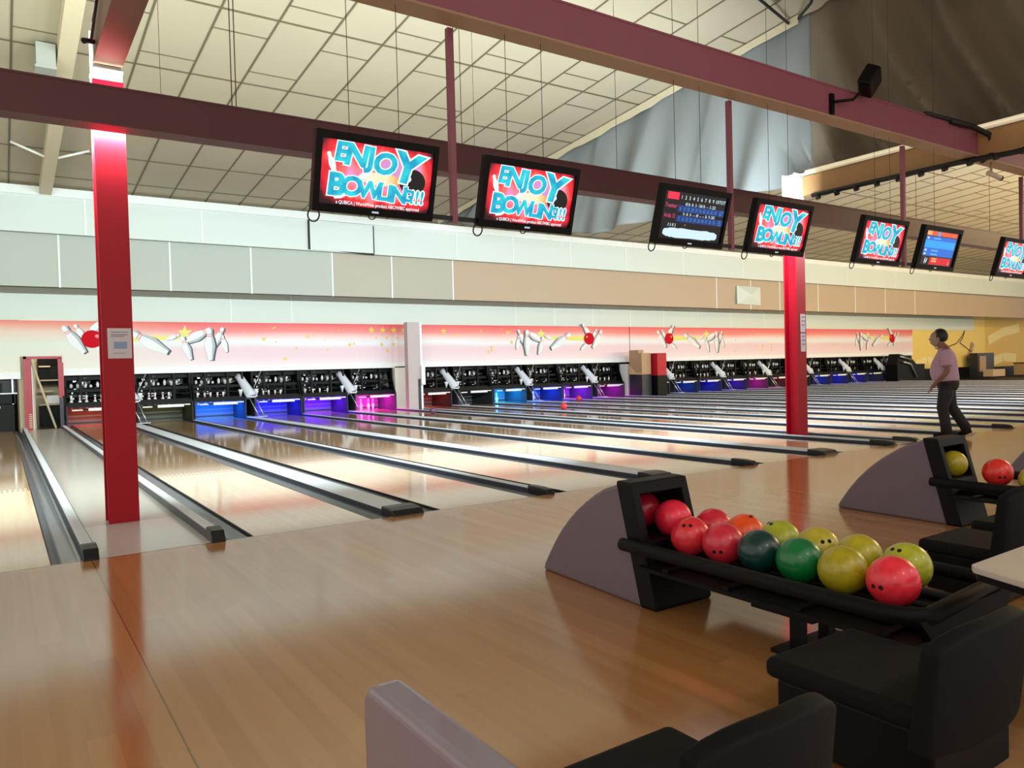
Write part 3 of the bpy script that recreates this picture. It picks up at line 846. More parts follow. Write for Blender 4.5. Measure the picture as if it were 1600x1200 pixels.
# ------------------------------------------------------------------ hanging wires and rods
def wire(x, y, z0, r, label):
    b = MB(); b.tube([(0, 0, z0), (0, 0, cz(y))], r * .55, 6)
    return tag(b.build('hanging_wire', M['wire'], loc=(x, y, 0)), label, 'wire', 'thin wires hanging from the ceiling')
W = [(.235, 1.16, 3.925, .009, 'left one of the black wire pair between the near post and the leftmost screen'), (.275, 1.16, 3.925, .009, 'right one of the black wire pair between the near post and the leftmost screen'),
     (-.40, 1.16, 3.93, .004, 'faint wire just right of the near red post'), (.52, -1.05, 3.12, .005, 'thin wire reaching the leftmost screen at its middle'), (.93, -1.05, 3.12, .005, 'thin wire reaching the leftmost screen right of its middle'),
     (2.73, 1.16, 3.925, .007, 'left wire of the pair just right of the first hanging rod'), (2.81, 1.16, 3.925, .007, 'right wire of the pair just right of the first hanging rod'), (2.98, 1.16, 3.925, .004, 'faint wire by the pair right of the first hanging rod'),
     (1.95, -1.05, 3.12, .005, 'thin wire reaching the left of the second screen'), (2.33, -1.05, 3.12, .005, 'thin wire reaching the right of the second screen'),
     (5.2, 1.16, 3.925, .006, 'thin dark wire left of the third screen'), (3.98, -1.05, 3.12, .005, 'thin wire reaching the left of the third screen'), (4.35, -1.05, 3.12, .005, 'thin wire reaching the middle of the third screen'),
     (5.45, -1.05, 3.12, .005, 'thin wire reaching the left of the fourth screen'), (5.8, -1.05, 3.12, .005, 'thin wire reaching the right of the fourth screen'),
     (7.55, -1.05, 3.12, .005, 'thin wire reaching the left of the fifth screen'), (7.9, -1.05, 3.12, .005, 'thin wire reaching the right of the fifth screen'),
     (12.7, 1.16, 3.925, .008, 'dark wire ending on the lower beam between the fifth and sixth screens'), (15.6, 1.16, 3.925, .008, 'dark wire ending on the lower beam right of the sixth screen'), (9.0, -1.05, 3.12, .005, 'thin wire reaching the sixth screen')]
for w in W: wire(*w)
rods = [1.49, 4.98, 8.48, 12.0]
ROD = ['first', 'second', 'third', 'fourth']
for i, x in enumerate(rods):
    t = thing('hanger_bar', f'{ROD[i]} dark hanging rod from left, with crossbar joining two screens', 'hanger', (x, -.9, 0), 0, 'rods holding screen pairs')
    b = MB(); b.box(-.025, .025, -.025, .025, 2.58, 4.2); b.build('rod', M['beam'], t)
    b = MB(); b.box(-.8, .8, -.02, .02, 2.60, 2.635); b.build('crossbar', M['cable'], t)

# ------------------------------------------------------------------ screens
def emis(name, c, s=1.0):
    m, nt, b = new_mat(name)
    c = hexc(c)
    b.inputs['Base Color'].default_value = (0, 0, 0, 1); b.inputs['Emission Color'].default_value = c + (1,); b.inputs['Emission Strength'].default_value = s
    b.inputs['Roughness'].default_value = .3
    return m
def screen_bg():
    m, nt, b = new_mat('screen picture')
    tc, s = sepxyz(nt); L = nt.links
    no = nt.nodes.new('ShaderNodeTexNoise'); no.inputs['Scale'].default_value = 4.5; no.inputs['Detail'].default_value = 3; no.inputs['Distortion'].default_value = .6
    L.new(tc.outputs['Object'], no.inputs['Vector'])
    r2 = math_node(nt, 'ADD', math_node(nt, 'POWER', math_node(nt, 'DIVIDE', s.outputs[0], .50), 4), math_node(nt, 'POWER', math_node(nt, 'DIVIDE', math_node(nt, 'SUBTRACT', s.outputs[2], .015), .25), 4))
    f = math_node(nt, 'SUBTRACT', math_node(nt, 'ADD', math_node(nt, 'MULTIPLY', no.outputs['Fac'], .9), .25), math_node(nt, 'MULTIPLY', r2, .45))
    c = ramp(nt, f, [(0, '#050108'), (.18, '#3a0518'), (.36, '#d01030'), (.52, '#ff3038'), (.66, '#ff7a74'), (.8, '#ff9ad8')])
    b.inputs['Base Color'].default_value = (0, 0, 0, 1)
    L.new(c, b.inputs['Emission Color']); b.inputs['Emission Strength'].default_value = 1.0
    b.inputs['Roughness'].default_value = .3
    return m
def flame_mat():
    m, nt, b = new_mat('screen flame')
    tc, s = sepxyz(nt)
    f = math_node(nt, 'DIVIDE', math_node(nt, 'ADD', s.outputs[0], .2), .46)
    c = ramp(nt, f, [(0, '#ff9a8a'), (.25, '#fff0d8'), (.6, '#fff2c0'), (.8, '#f0b060'), (1, '#803020')])
    b.inputs['Base Color'].default_value = (0, 0, 0, 1); nt.links.new(c, b.inputs['Emission Color']); b.inputs['Emission Strength'].default_value = 1.05
    return m
def letter_mat():
    m, nt, b = new_mat('screen letters')
    tc, s = sepxyz(nt)
    no = nt.nodes.new('ShaderNodeTexNoise'); no.inputs['Scale'].default_value = 9
    nt.links.new(tc.outputs['Object'], no.inputs['Vector'])
    c = ramp(nt, no.outputs['Fac'], [(.35, '#0fa5cf'), (.65, '#2fe0ea')])
    b.inputs['Base Color'].default_value = (0, 0, 0, 1); nt.links.new(c, b.inputs['Emission Color']); b.inputs['Emission Strength'].default_value = 1.0
    return m
SM = [screen_bg(), letter_mat(), emis('screen white', '#e8fbff', 1.1), emis('screen black', '#08040a', .4), flame_mat(), emis('screen pink', '#e8a0e0', .9)]
MW, MH = 1.01, .59
def monitor(x, label):
    t = thing('monitor', label, 'screen', (x, -1.0, 2.855), 0, 'screens hanging above the foul line')
    t.rotation_euler = (.28, 0, 0)
    b = MB(); b.box(-MW / 2, MW / 2, -.012, .05, -MH / 2, MH / 2); b.box(-.32, .32, .05, .11, -.22, .22); b.build('casing', M['black'], t, bevel=.008)
    bz = MB()
    X0, X1, Z0, Z1 = -.455, .465, -.235, .235
    for a in ((-MW / 2, X0, -MH / 2, MH / 2), (X1, MW / 2, -MH / 2, MH / 2), (X0, X1, -MH / 2, Z0), (X0, X1, Z1, MH / 2)):
        bz.box(a[0], a[1], -.028, -.012, a[2], a[3])
    bzo = bz.build('bezel', M['black'], t)
    b = MB(); b.box(-.028, .028, -.031, -.028, -.273, -.259)
    b.build('brand_mark', emis('badge', '#d8d8f0', .8), bzo, recalc=False)
    l = MB(); l.tube([(-.47 + .045 * math.cos(a), .03, -.33 + .05 * math.sin(a)) for a in [2 * PI * k / 14 for k in range(14)]], .006, 6, 0, True)
    l.build('cable_loop', M['cable'], t)
    l = MB(); l.tube([(.0 + .03 * math.cos(a), .03, -.30 + .025 * math.sin(a)) for a in [2 * PI * k / 10 for k in range(10)]], .005, 6, 0, True)
    l.build('cable_loop', M['cable'], t)
    return t
def pin2d(b, x, z, h, ang, y, m):
    a = math.radians(ang)
    out = PINP + [(-px, pz) for px, pz in PINP[-2::-1]]
    flat_poly(b, [(x + h * (px * math.cos(a) + (pz - .5) * math.sin(a)), z + h * ((pz - .5) * math.cos(a) - px * math.sin(a))) for px, pz in out], y, m)
def disc(b, x, z, rx, rz, y, m, n=28):
    flat_poly(b, [(x + rx * math.cos(2 * PI * k / n), z + rz * math.sin(2 * PI * k / n)) for k in range(n)], y, m)
def enjoy_screen():
    b = MB(); bl = MB()
    flat_poly(b, [(-.455, -.235), (.465, -.235), (.465, .235), (-.455, .235)], -.0125, 0)
    disc(b, .14, .075, .13, .075, -.0128, 5); disc(b, .03, -.012, .19, .048, -.013, 4)
    disc(b, .30, -.005, .115, .10, -.0135, 3); disc(b, .255, .015, .034, .026, -.0138, 2)
    pin2d(b, -.37, .065, .17, -22, -.0138, 2); pin2d(b, -.09, .02, .16, 52, -.0138, 2); pin2d(b, -.28, -.165, .12, 70, -.0134, 2)
    for body, x, z, h, rot in (('E', -.305, .158, .13, .0), ('N', -.185, .145, .15, -.05), ('J', -.07, .145, .135, .05), ('O', .05, .11, .15, 0), ('Y', .235, .10, .215, -.12)):
        text_into(bl, body, x, z, h, 0, -.0144, offset=.085, shear=.12, rot=rot, sx=1.12); text_into(bl, body, x, z, h, 1, -.0150, offset=.045, shear=.12, rot=rot, sx=1.12)
    for body, x, z, h in (('B', -.33, -.082, .155), ('O', -.205, -.085, .135), ('W', -.06, -.098, .12), ('L', .048, -.104, .12), ('I', .112, -.108, .12), ('N', .19, -.112, .12), ('G', .268, -.112, .085), ('!!!', .35, -.118, .10)):
        text_into(bl, body, x, z, h, 0, -.0144, offset=.085, shear=.06, sx=1.1); text_into(bl, body, x, z, h, 1, -.0150, offset=.045 if body != '!!!' else .015, shear=.06, sx=1.1)
    bc = MB(); text_into(bc, 'a QUBICA | WorldWide product ABC/WIBC approved', .03, -.213, .025, 0, -.0144, offset=.018, sx=.86)
    return b, bl, bc
def score_screen():
    b = MB()
    flat_poly(b, [(-.455, -.235), (.465, -.235), (.465, .235), (-.455, .235)], -.0125, 3)
    flat_poly(b, [(-.41, .155), (-.25, .155), (-.25, .225), (-.41, .225)], -.013, 0)
    for i in range(10): text_into(b, str(i + 1), -.21 + .058 * i, .185, .035, 1, -.0135, offset=.01)
    text_into(b, 'TOT', .39, .185, .035, 1, -.0135, offset=.01)
    for r, (z, name, top, sums) in enumerate(((.095, 'Treeteur', '43 8-  8-  3-  136/ 8-  --  3- 253', '8 17 25 28 37 54 62 62 65 67'), (-.005, 'Ardia 12', '9-  8-  9-  --  69  --  --  8-  9- 243', '7 15 23 23 30 36 40 47 55 55'))):
        flat_poly(b, [(-.24, z - .055), (.45, z - .055), (.45, z + .01), (-.24, z + .01)], -.013, 2)
        text_into(b, name, -.34, z, .042, 4, -.0135, offset=.01, sx=.75)
        text_into(b, top, .08, z + .027, .03, 1, -.0135, offset=.01, sx=.83)
        for i, v in enumerate(sums.split()): text_into(b, v, -.205 + .058 * i, z - .023, .034, 5, -.0136, sx=.7)
        text_into(b, sums.split()[-1], .40, z - .023, .05, 5, -.0136, sx=.7)
    text_into(b, '3 5 8 2', -.29, -.095, .03, 1, -.0135); text_into(b, '7', -.1, -.09, .02, 1, -.0135)
    pts = []
    r3 = random.Random(2)
    for k in range(60):
        a = 2 * PI * k / 60
        pts.append((.0 + .40 * math.copysign(abs(math.cos(a)) ** .45, math.cos(a)) + r3.uniform(-.004, .004), -.172 + .048 * math.copysign(abs(math.sin(a)) ** .6, math.sin(a)) + r3.uniform(-.004, .004)))
    flat_poly(b, pts, -.0137, 1)
    return b, [emis('score red', '#ff2a50', 1), emis('score white', '#d8f4ff', 1), emis('score blue', '#0c3f90', .8), emis('score black', '#060314', .5), emis('score pink', '#e05080', .9), emis('score digits', '#4f9ae0', 1)]
def blue_screen():
    b = MB()
    flat_poly(b, [(-.40, -.235), (.42, -.235), (.42, .235), (-.40, .235)], -.0125, 3)
    flat_poly(b, [(-.40, .165), (.40, .165), (.40, .225), (-.40, .225)], -.013, 0)
    flat_poly(b, [(-.40, .168), (-.28, .168), (-.28, .222), (-.40, .222)], -.0133, 4); flat_poly(b, [(-.12, .16), (-.06, .16), (-.06, .225), (-.12, .225)], -.0133, 1)
    for i in range(11): text_into(b, str(i + 1) if i < 10 else 'T', -.25 + .06 * i, .195, .035, 4, -.0136, sx=.7)
    flat_poly(b, [(-.40, -.11), (.40, -.11), (.40, .155), (-.40, .155)], -.013, 2); flat_poly(b, [(-.40, 0), (.40, 0), (.40, .10), (-.40, .10)], -.0132, 1)
    for z in (.13, -.035, -.085):
        flat_poly(b, [(-.37, z - .012), (-.32, z - .012), (-.32, z + .012), (-.37, z + .012)], -.0135, 5); flat_poly(b, [(-.2, z - .01), (-.02, z - .01), (-.02, z + .01), (-.2, z + .01)], -.0135, 6)
    flat_poly(b, [(-.38, -.225), (.38, -.225), (.38, -.125), (-.38, -.125)], -.013, 7); flat_poly(b, [(-.38, -.225), (-.18, -.225), (-.18, -.125), (-.38, -.125)], -.0133, 3)
    pin2d(b, -.30, -.175, .085, 0, -.0136, 5); pin2d(b, -.26, -.175, .075, 15, -.0136, 5)
    flat_poly(b, [(-.13, -.19), (0, -.19), (0, -.165), (-.13, -.165)], -.0136, 4); flat_poly(b, [(-.13, -.155), (0, -.155), (0, -.135), (-.13, -.135)], -.0136, 4)
    text_into(b, '2', .33, -.19, .04, 5, -.0136)
    return b, [emis('head orange', '#f0502a', 1), emis('bright blue', '#1ea8ff', 1), emis('mid blue', '#0f6fe0', 1), emis('screen dark', '#0a0410', .5), emis('pale orange', '#f8b070', 1), emis('pale', '#e8e8ff', 1), emis('line blue', '#5ab8f8', 1), emis('screen red', '#e0102a', 1)]
WHICH = ['leftmost hanging screen, showing ENJOY BOWLING', 'second hanging screen from left, showing ENJOY BOWLING', 'third hanging screen from left, showing a dark score table with white smear',
         'fourth hanging screen from left, in front of the far red post, showing ENJOY BOWLING', 'fifth hanging screen from left, showing ENJOY BOWLING', 'sixth hanging screen from left, showing a bright blue score table',
         'rightmost hanging screen cut by the frame, showing ENJOY BOWLING']
XS = [.753, 2.203, 4.265, 5.69, 7.76, 9.19, 11.47]
m0 = monitor(XS[0], WHICH[0])
mons = [m0] + [dup(m0, (x, -1.0, 2.855), None, l) for x, l in zip(XS[1:], WHICH[1:])]
es = None
for i, m in enumerate(mons):
    if i == 2: b, mm = score_screen(); b.build('display', mm, m, recalc=False)
    elif i == 5: b, mm = blue_screen(); b.build('display', mm, m, recalc=False)
    elif es is None:
        b, bl, bc = enjoy_screen(); es = b.build('display', SM, m, recalc=False)
        bl.build('lettering', [SM[2], SM[1]], es, recalc=False); bc.build('caption', [SM[2]], es, recalc=False)
    else:
        dup(es, None, m)

# ------------------------------------------------------------------ door frame, boxes and things at the pits
t = thing('door_frame', 'red door frame with black lower right jamb at the end of the grey aisle', 'door frame', (-.74, 17.9, 0))
b = MB(); b.box(-.44, -.37, -.06, .08, 0, 2.0); b.box(-.37, -.27, .0, .5, .48, 1.95); lj = b.build('left_jamb', M['doorred'], t)
b = MB(); b.box(.36, .44, -.06, .08, .86, 1.95); b.box(.44, .49, -.03, .08, .9, 1.82); b.build('right_jamb', M['doorred'], t)
b = MB(); b.box(.37, .46, -.06, .08, 0, .86); b.build('jamb_foot', M['navy'], t)
b = MB(); b.box(-.44, .46, -.06, .08, 1.93, 2.0); b.build('lintel', M['doorred'], t)
b = MB(); b.box(-.37, -.26, .02, .5, 0, .48, 0)
for k in range(8): b.box(-.36, -.28, .0, .03, .06 + .05 * k, .085 + .05 * k, 1)
b.build('louvre_panel', [M['doorred'], M['cream']], lj)
b = MB(); b.box(-.26, -.24, .05, .6, 0, 1.93, 0); b.build('door_edge', M['offwhite'], t)
for nm, arr in (('wall_store_left', (-1.3, -1.18, 18.05, 20.6, -.15, 3.0)), ('wall_store_back', (-1.3, -.2, 19.9, 20.0, -.15, 3.0))):
    b = MB(); b.box(*arr); struct(b.build(nm, M['cream']))
t = thing('storage_shelf', 'dark shelving with pale boards seen through the red door frame', 'shelf', (-.50, 19.2, 0))
b = MB(); b.box(-.3, .3, .3, .4, 1.2, 2.1, 0); b.build('back_panel_or_light_block', M['machine'], t)
b = MB(); b.box(-.3, .3, .2, .4, 0, .6, 0); b.build('base', M['machine'], t)
for z, x0, x1 in ((1.72, -.28, 0), (1.32, -.25, .3), (1.0, -.28, .05), (.62, -.3, .3)):
    b = MB(); b.box(x0, x1, 0, .3, z, z + .04); b.build('shelf_board', M['cream'], t)
b = MB(); b.box(-.12, .22, .02, .2, .66, .9); b.build('carton', M['offwhite'], t, bevel=.02)
b = MB(); b.box(-1.0, -.93, 18.1, 19.0, 0, 1.9); tag(b.build('board', M['cream']), 'tall pale board standing inside the red door frame at left', 'board')
b = MB(); b.tube([(-1.0, 17.95, 1.9), (-.48, 17.82, .02)], .028, 8); tag(b.build('pole', M['cream']), 'pale pole leaning across the red door opening', 'pole')

t = thing('cabinet', 'tall tan and dark box beside the red and black cabinet', 'cabinet', (20.40, 16.7, 0))
b = MB(); b.box(0, .52, 0, .75, .92, 1.82, 0); b.box(0, .3, .2, .75, 1.82, 1.95, 0); b.build('upper', M['tan'], t)
b = MB(); b.prism([(.75, .94), (0, .92), (0, .96), (.35, 1.0), (.75, 1.3)], 'x', -.012, 0); b.build('flap', mat('tan light', '#cfae82', .6), t)
b = MB(); b.box(-.01, .53, -.01, .75, 0, .93); b.build('lower', M['navy'], t)
t = thing('cabinet', 'red topped black cabinet right of the tan box', 'cabinet', (21.0, 16.4, 0))
b = MB(); b.box(0, .53, 0, .4, .87, 1.80); b.build('upper', M['red'], t)
b = MB(); b.box(-.01, .54, -.01, .4, 0, .87); b.build('lower', M['black'], t)
b = MB(); b.box(20.43, 20.6, 17.6, 18.4, 0, 1.38); tag(b.build('pit_screen', M['white']), 'white upright panel left of the tan box', 'panel')

# objects along the foot of the yellow wall
def far(name, label, cat, x, y, build):
    t = thing(name, label, cat, (x, y, 0)); build(t); return t
def f1(t): b = MB(); b.box(-1.1, 1.1, -.2, .3, 0, 1.5); b.build('body', M['navy'], t); b = MB(); b.box(-.9, -.1, -.25, -.2, .3, 1.3); b.build('door_panel', M['tan'], t)
far('storage_cabinet', 'dark cabinet with tan front at the foot of the far yellow wall', 'cabinet', 51.0, 17.3, f1)
def f2(t):
    b = MB(); b.tube([(-.7 + .7 * (1 + math.cos(a)), 0, .15 + .85 * abs(math.sin(a))) for a in [PI * k / 12 for k in range(13)]], .09, 8); b.build('hoop', M['offwhite'], t)
far('white_hoop', 'white curved hoop standing before the yellow wall left of the person', 'hoop', 44.8, 16.8, f2)
def f3(t):
    b = MB(); b.box(-.8, .8, -.3, .3, 0, .45); b.build('body', mat('pale tan box', '#c2a98c', .6), t, bevel=.02)
far('low_box', 'low pale tan box under the dark cabinet at far right', 'box', 50.5, 16.4, f3)
def f4(t):
    b = MB(); b.box(-1.8, 1.8, -.3, .3, 0, .75); b.build('body', mat('tan bench', '#b08f66', .6), t); b = MB(); b.box(-1.85, 1.85, -.35, .35, .75, .8); b.build('top', M['machine'], t)
far('low_counter', 'low tan counter at the right edge before the deep yellow wall', 'counter', 56.2, 16.6, f4)
def f5(t):
    b = MB(); b.box(-1.5, 1.4, -.35, .35, 0, .95); b.prism([(-1.5, .95), (.6, .95), (.0, 1.35), (-1.2, 1.55)], 'y', -.3, .3); b.build('body', M['machine'], t)
    b = MB(); b.tube([(-1.0, -.4, 1.1), (-.2, -.4, .95), (.4, -.4, .2)], .06, 8); b.tube([(-1.2, -.38, 1.4), (-.1, -.38, 1.2)], .05, 8); b.build('rail', M['chrome'], t)
far('idle_machine', 'black idle machine with pale rails beyond the last lane', 'machine', 41.6, 17.2, f5)
# ------------------------------------------------------------------ ball returns
def ball_return(cx, label):
    t = thing('ball_return', label, 'ball return', (cx, 0, 0), 0, 'ball returns on the approach')
    H = .68
    def yf(z): return -3.48 + .18 * z / H          # leaning front plane
    # body: curved shell tapering towards the lanes
    b = MB()
    prof = [(yf(0) + .09, 0), (yf(H) + .09, H - .005), (-3.14, .65), (-3.06, .625), (-2.97, .58), (-2.88, .525), (-2.79, .465), (-2.69, .385), (-2.60, .30), (-2.52, .21), (-2.45, .12), (-2.40, .05), (-2.38, 0)]
    def hw(y): return .215 - .05 * max(0, (y + 3.3) / .9) ** 1.4
    k = len(prof)
    Lf = [(-hw(y), y, z) for y, z in prof]; Rt = [(hw(y), y, z) for y, z in prof]
    b.add(Lf + Rt, [tuple(range(k)), tuple(range(2 * k - 1, k - 1, -1))] + [(i, k + i, k + (i + 1) % k, (i + 1) % k) for i in range(1, k)], 0)
    b.build('hood', M['hood'], t, bevel=.022, seg=3)
    # black front with an opening
    f = MB()
    def ring(w, za, zb, dy): return [(-w, yf(za) + dy, za), (w, yf(za) + dy, za), (w, yf(zb) + dy, zb), (-w, yf(zb) + dy, zb)]
    o1, i1, i2, o2 = ring(.222, 0, H + .008, -.02), ring(.165, .37, H - .06, -.02), ring(.15, .36, H - .12, .28), ring(.222, 0, H + .008, .10)
    vs = o1 + i1 + i2 + o2
    fs = [(j, (j + 1) % 4, 4 + (j + 1) % 4, 4 + j) for j in range(4)] + [(4 + j, 4 + (j + 1) % 4, 8 + (j + 1) % 4, 8 + j) for j in range(4)] + [(8, 9, 10, 11)] + \
         [(j, 12 + j, 12 + (j + 1) % 4, (j + 1) % 4) for j in range(4)]
    f.add(vs, fs, 0)
    f.build('front_frame', M['black'], t, bevel=.018, seg=3)
    # tray
    X0, X1, Z = -.26, .52, .345
    r = MB()
    r.tube([(X0, -3.28, Z), (X0, -4.80, Z), (X0 + .02, -4.89, Z), (X0 + .09, -4.94, Z), (X1 - .09, -4.90, Z + .005), (X1 - .02, -4.86, Z + .005), (X1, -4.78, Z), (X1, -3.52, Z)], .036, 12)
    r.build('rail', M['rackblack'], t)
    s = MB()
    for x in (-.10, .10, .19, .37): s.tube([(x, -3.40, .262), (x, -4.90, .262)], .018, 8)
    s.box(X0, X1, -4.93, -3.40, .225, .245)
    for y in (-3.6, -4.0, -4.4, -4.8): s.box(X0 + .01, X1 - .01, y - .02, y + .02, .235, .262)
    s.build('tray', M['rackblack'], t)
    u = MB(); u.box(X0 + .05, X1 - .05, -4.45, -4.12, .19, .235); u.build('bracket', M['rackblack'], t)
    u = MB(); u.prism([(X0, .34), (X0 + .1, .24), (X1 - .1, .24), (X1, .34)], 'y', -4.95, -4.91); u.build('end_plate', M['rackblack'], t)
    for x in (-.09, .13):
        l = MB(); l.box(x - .028, x + .028, -4.32, -4.265, 0, .20); l.build('leg', M['black'], t)
    p = MB(); p.box(-.2, .25, -4.36, -4.22, 0, .02); p.build('foot_plate', M['black'], t)
    return t
ball_return(1.41, 'nearest ball return with mauve hood and full rack of coloured balls')
ball_return(4.74, 'second ball return with mauve hood behind the white table')
ball_return(8.07, 'third ball return at the right edge, mostly out of frame')

# ------------------------------------------------------------------ balls
bm_cache = {}
def ballmat(c, worn=True):
    if c in bm_cache: return bm_cache[c]
    m, nt, b = new_mat('ball colour')
    tc, s = sepxyz(nt)
    no = nt.nodes.new('ShaderNodeTexNoise'); no.inputs['Scale'].default_value = 16; no.inputs['Detail'].default_value = 8; no.inputs['Roughness'].default_value = .7
    nt.links.new(tc.outputs['Object'], no.inputs['Vector'])
    base = hexc(c); dark = tuple(x * .35 + .01 for x in base); mid = tuple(x * .82 for x in base)
    col = ramp(nt, no.outputs['Fac'], [(.30, dark), (.38, mid), (.55, base), (.75, tuple(min(1, x * 1.12 + .01) for x in base))])
    nt.links.new(col, b.inputs['Base Color'])
    b.inputs['Roughness'].default_value = .32; b.inputs['Coat Weight'].default_value = .25; b.inputs['Coat Roughness'].default_value = .15
    bm_cache[c] = m
    return m
hole_m = mat('finger hole', '#120a0a', .8, var=0)
def bowling_ball(x, y, z, c, label, group, holes=None, r=.108):
    o_t = thing('bowling_ball', label, 'ball', (x, y, z), 0, group)
    b = MB(); b.ball((0, 0, 0), r, 40, 24); b.build('shell', ballmat(c), o_t)
    if holes:
        h = MB()
        d = Vector(holes).normalized()
        a = d.cross(Vector((0, 0, 1))).normalized(); e = d.cross(a)
        for u, v, rr in ((-.018, .012, .010), (.018, .014, .010)):
            q = (d * r + a * u + e * v).normalized()
            h.cyl(q * (r * .985), q * (r + .0012), rr, 14)
        h.build('finger_hole', hole_m, o_t)
    return o_t
G1 = 'balls on the nearest rack'
CAM = (-.55, -.75, .3)
RACK = [(1.50, -3.085, .472, '#d8203f', 'red ball still inside the throat of the nearest ball return', None),
        (1.50, -3.335, .452, '#ff2c4c', 'bright coral red ball coming out of the nearest hood opening', None),
        (1.41, -3.55, .398, '#f03440', 'worn red ball in the near row of the rack, closest to the hood', (-.5, -.3, .7)),
        (1.41, -3.78, .398, '#e03048', 'dull red ball in the near row, between the worn red and dark teal balls', (-.9, -.4, -.1)),
        (1.41, -4.01, .398, '#0c3c38', 'dark teal green ball in the near row of the rack', (.5, .3, .7)),
        (1.41, -4.24, .398, '#067a3c', 'bright green ball in the near row of the rack', (.3, .5, .6)),
        (1.41, -4.465, .398, '#b4a81e', 'scuffed olive yellow ball in the near row beside the bright green ball', (.7, .4, .1)),
        (1.41, -4.70, .398, '#ff3448', 'bright red ball at the near end of the rack', (-.95, .1, .05)),
        (1.68, -3.475, .398, '#e42a42', 'red ball in the far row behind the worn red one, next to the orange ball', (.2, .8, .4)),
        (1.68, -3.70, .398, '#ff5a1c', 'orange ball in the far row of the rack', (.1, -.2, .9)),
        (1.68, -3.93, .398, '#b4bc34', 'yellow green ball in the far row behind the dark teal ball', (-.3, .2, .9)),
        (1.68, -4.155, .398, '#c8ba38', 'mustard yellow ball with visible finger holes in the far row', (-.35, -.6, .55)),
        (1.68, -4.38, .398, '#bdb428', 'yellow ball in the far row behind the olive yellow ball', (.7, .2, .3)),
        (1.68, -4.61, .398, '#b9c030', 'lime yellow ball behind the bright red ball at the near end of the rack', (-.5, .1, .85))]
for x, y, z, c, l, h in RACK: bowling_ball(x, y, z, c, l, G1, h)
G2 = 'balls on the second rack'
bowling_ball(4.80, -3.30, .462, '#b8a828', 'yellow ball in the hood opening of the second ball return', G2)
bowling_ball(4.75, -3.66, .43, '#f0342c', 'red ball with finger holes on the second rack', G2, (-.7, -.6, -.1))
bowling_ball(4.72, -3.93, .398, '#b6b030', 'yellow ball at the right edge of the photo on the second rack', G2)
G3 = 'balls rolling on the lanes'
bowling_ball(cen(8) - .1, 12.3, .108, '#e0384c', 'pink red ball rolling far down a lane, nearer of the two red ones', G3)
bowling_ball(cen(10) + .4, 16.3, .108, '#d83448', 'pink red ball rolling near the pins left of the tan box', G3)
bowling_ball(cen(6) + .3, 14.2, .108, '#6a4058', 'dull purple ball rolling near the white wall column', G3)

# ------------------------------------------------------------------ seats in the foreground
def seat(x, y, label, w=.42, zs=.43, back_h=.66, depth=.42, tilt=.06):
    """moulded seat facing the lanes; x,y = centre of its front edge"""
    t = thing('lounge_seat', label, 'seat', (x, y, 0), 0, 'black moulded seats in the foreground')
    b = MB(); b.box(-w / 2, w / 2, -depth, 0, zs - .07, zs); b.build('cushion', M['blackmat'], t, bevel=.025, seg=3)
    c = MB()
    n = 10
    rings = []
    for i in range(n + 1):
        u = -1 + 2 * i / n
        hx = (w / 2 + .03) * u
        top = back_h - .05 * abs(u) ** 3
        yb = -depth - .01 + .05 * (u * u)
        rings.append([(hx, yb, zs - .12), (hx, yb - tilt, top), (hx, yb - tilt - .055, top - .012), (hx, yb - .07, zs - .12)])
    c.loft(rings, 0)
    c.build('backrest', M['blackmat'], t, bevel=.012)
    p = MB(); p.box(-w / 2 + .02, w / 2 - .02, -depth - .02, -.04, .03, zs - .07); p.build('base', M['black'], t, bevel=.01)
    return t
seat(.74, -4.75, 'black seat directly below the near end of the ball rack', zs=.31, w=.52, back_h=.57, depth=.56, tilt=.05)
seat(-.35, -4.90, 'black seat left of the one below the ball rack, back seen from behind', zs=.31, w=.42, back_h=.60, depth=.46, tilt=.05)
seat(2.88, -4.15, 'black seat beyond the white table at right', zs=.31, w=.5)
seat(3.6, -4.1, 'black seat farthest right under the second ball rack', zs=.31, w=.5)
# ------------------------------------------------------------------ white table and grey divider
t = thing('table', 'white topped table at the right edge behind the black seats', 'table', (1.82, -5.46, 0))
b = MB(); b.prism([(-.49, .40), (-.46, .42), (.6, .44), (.55, -.5), (-.80, -.45)], 'z', .522, .55, 0); b.build('tabletop', mat('table top', '#cfc4b8', .4), t, bevel=.006)
b = MB(); b.prism([(-.48, .39), (-.45, .41), (.59, .43), (.54, -.49), (-.79, -.44)], 'z', .495, .522, 0); b.build('edge', M['black'], t)
b = MB(); b.cyl((0, 0, .02), (0, 0, .50), .05, 16); b.cyl((0, 0, 0), (0, 0, .03), .25, 24); b.build('pedestal', M['black'], t)

t = thing('seat_divider', 'glossy mauve grey divider panel with rounded top corner, bottom centre', 'divider', (-.985, -5.05, 0))
b = MB()
pts = [(-.32, 0), (.28, 0), (.28, .55)] + [(.22 + .06 * math.cos(a), .555 + .06 * math.sin(a)) for a in [PI / 2 * k / 6 for k in range(7)]] + [(-.32, .615)]
b.prism(pts, 'x', -.045, .045, 0)
b.build('panel', M['divider'], t, bevel=.022, seg=4)
b = MB(); b.box(-.05, .05, -.3, .25, 0, .03); b.build('foot', M['black'], t)

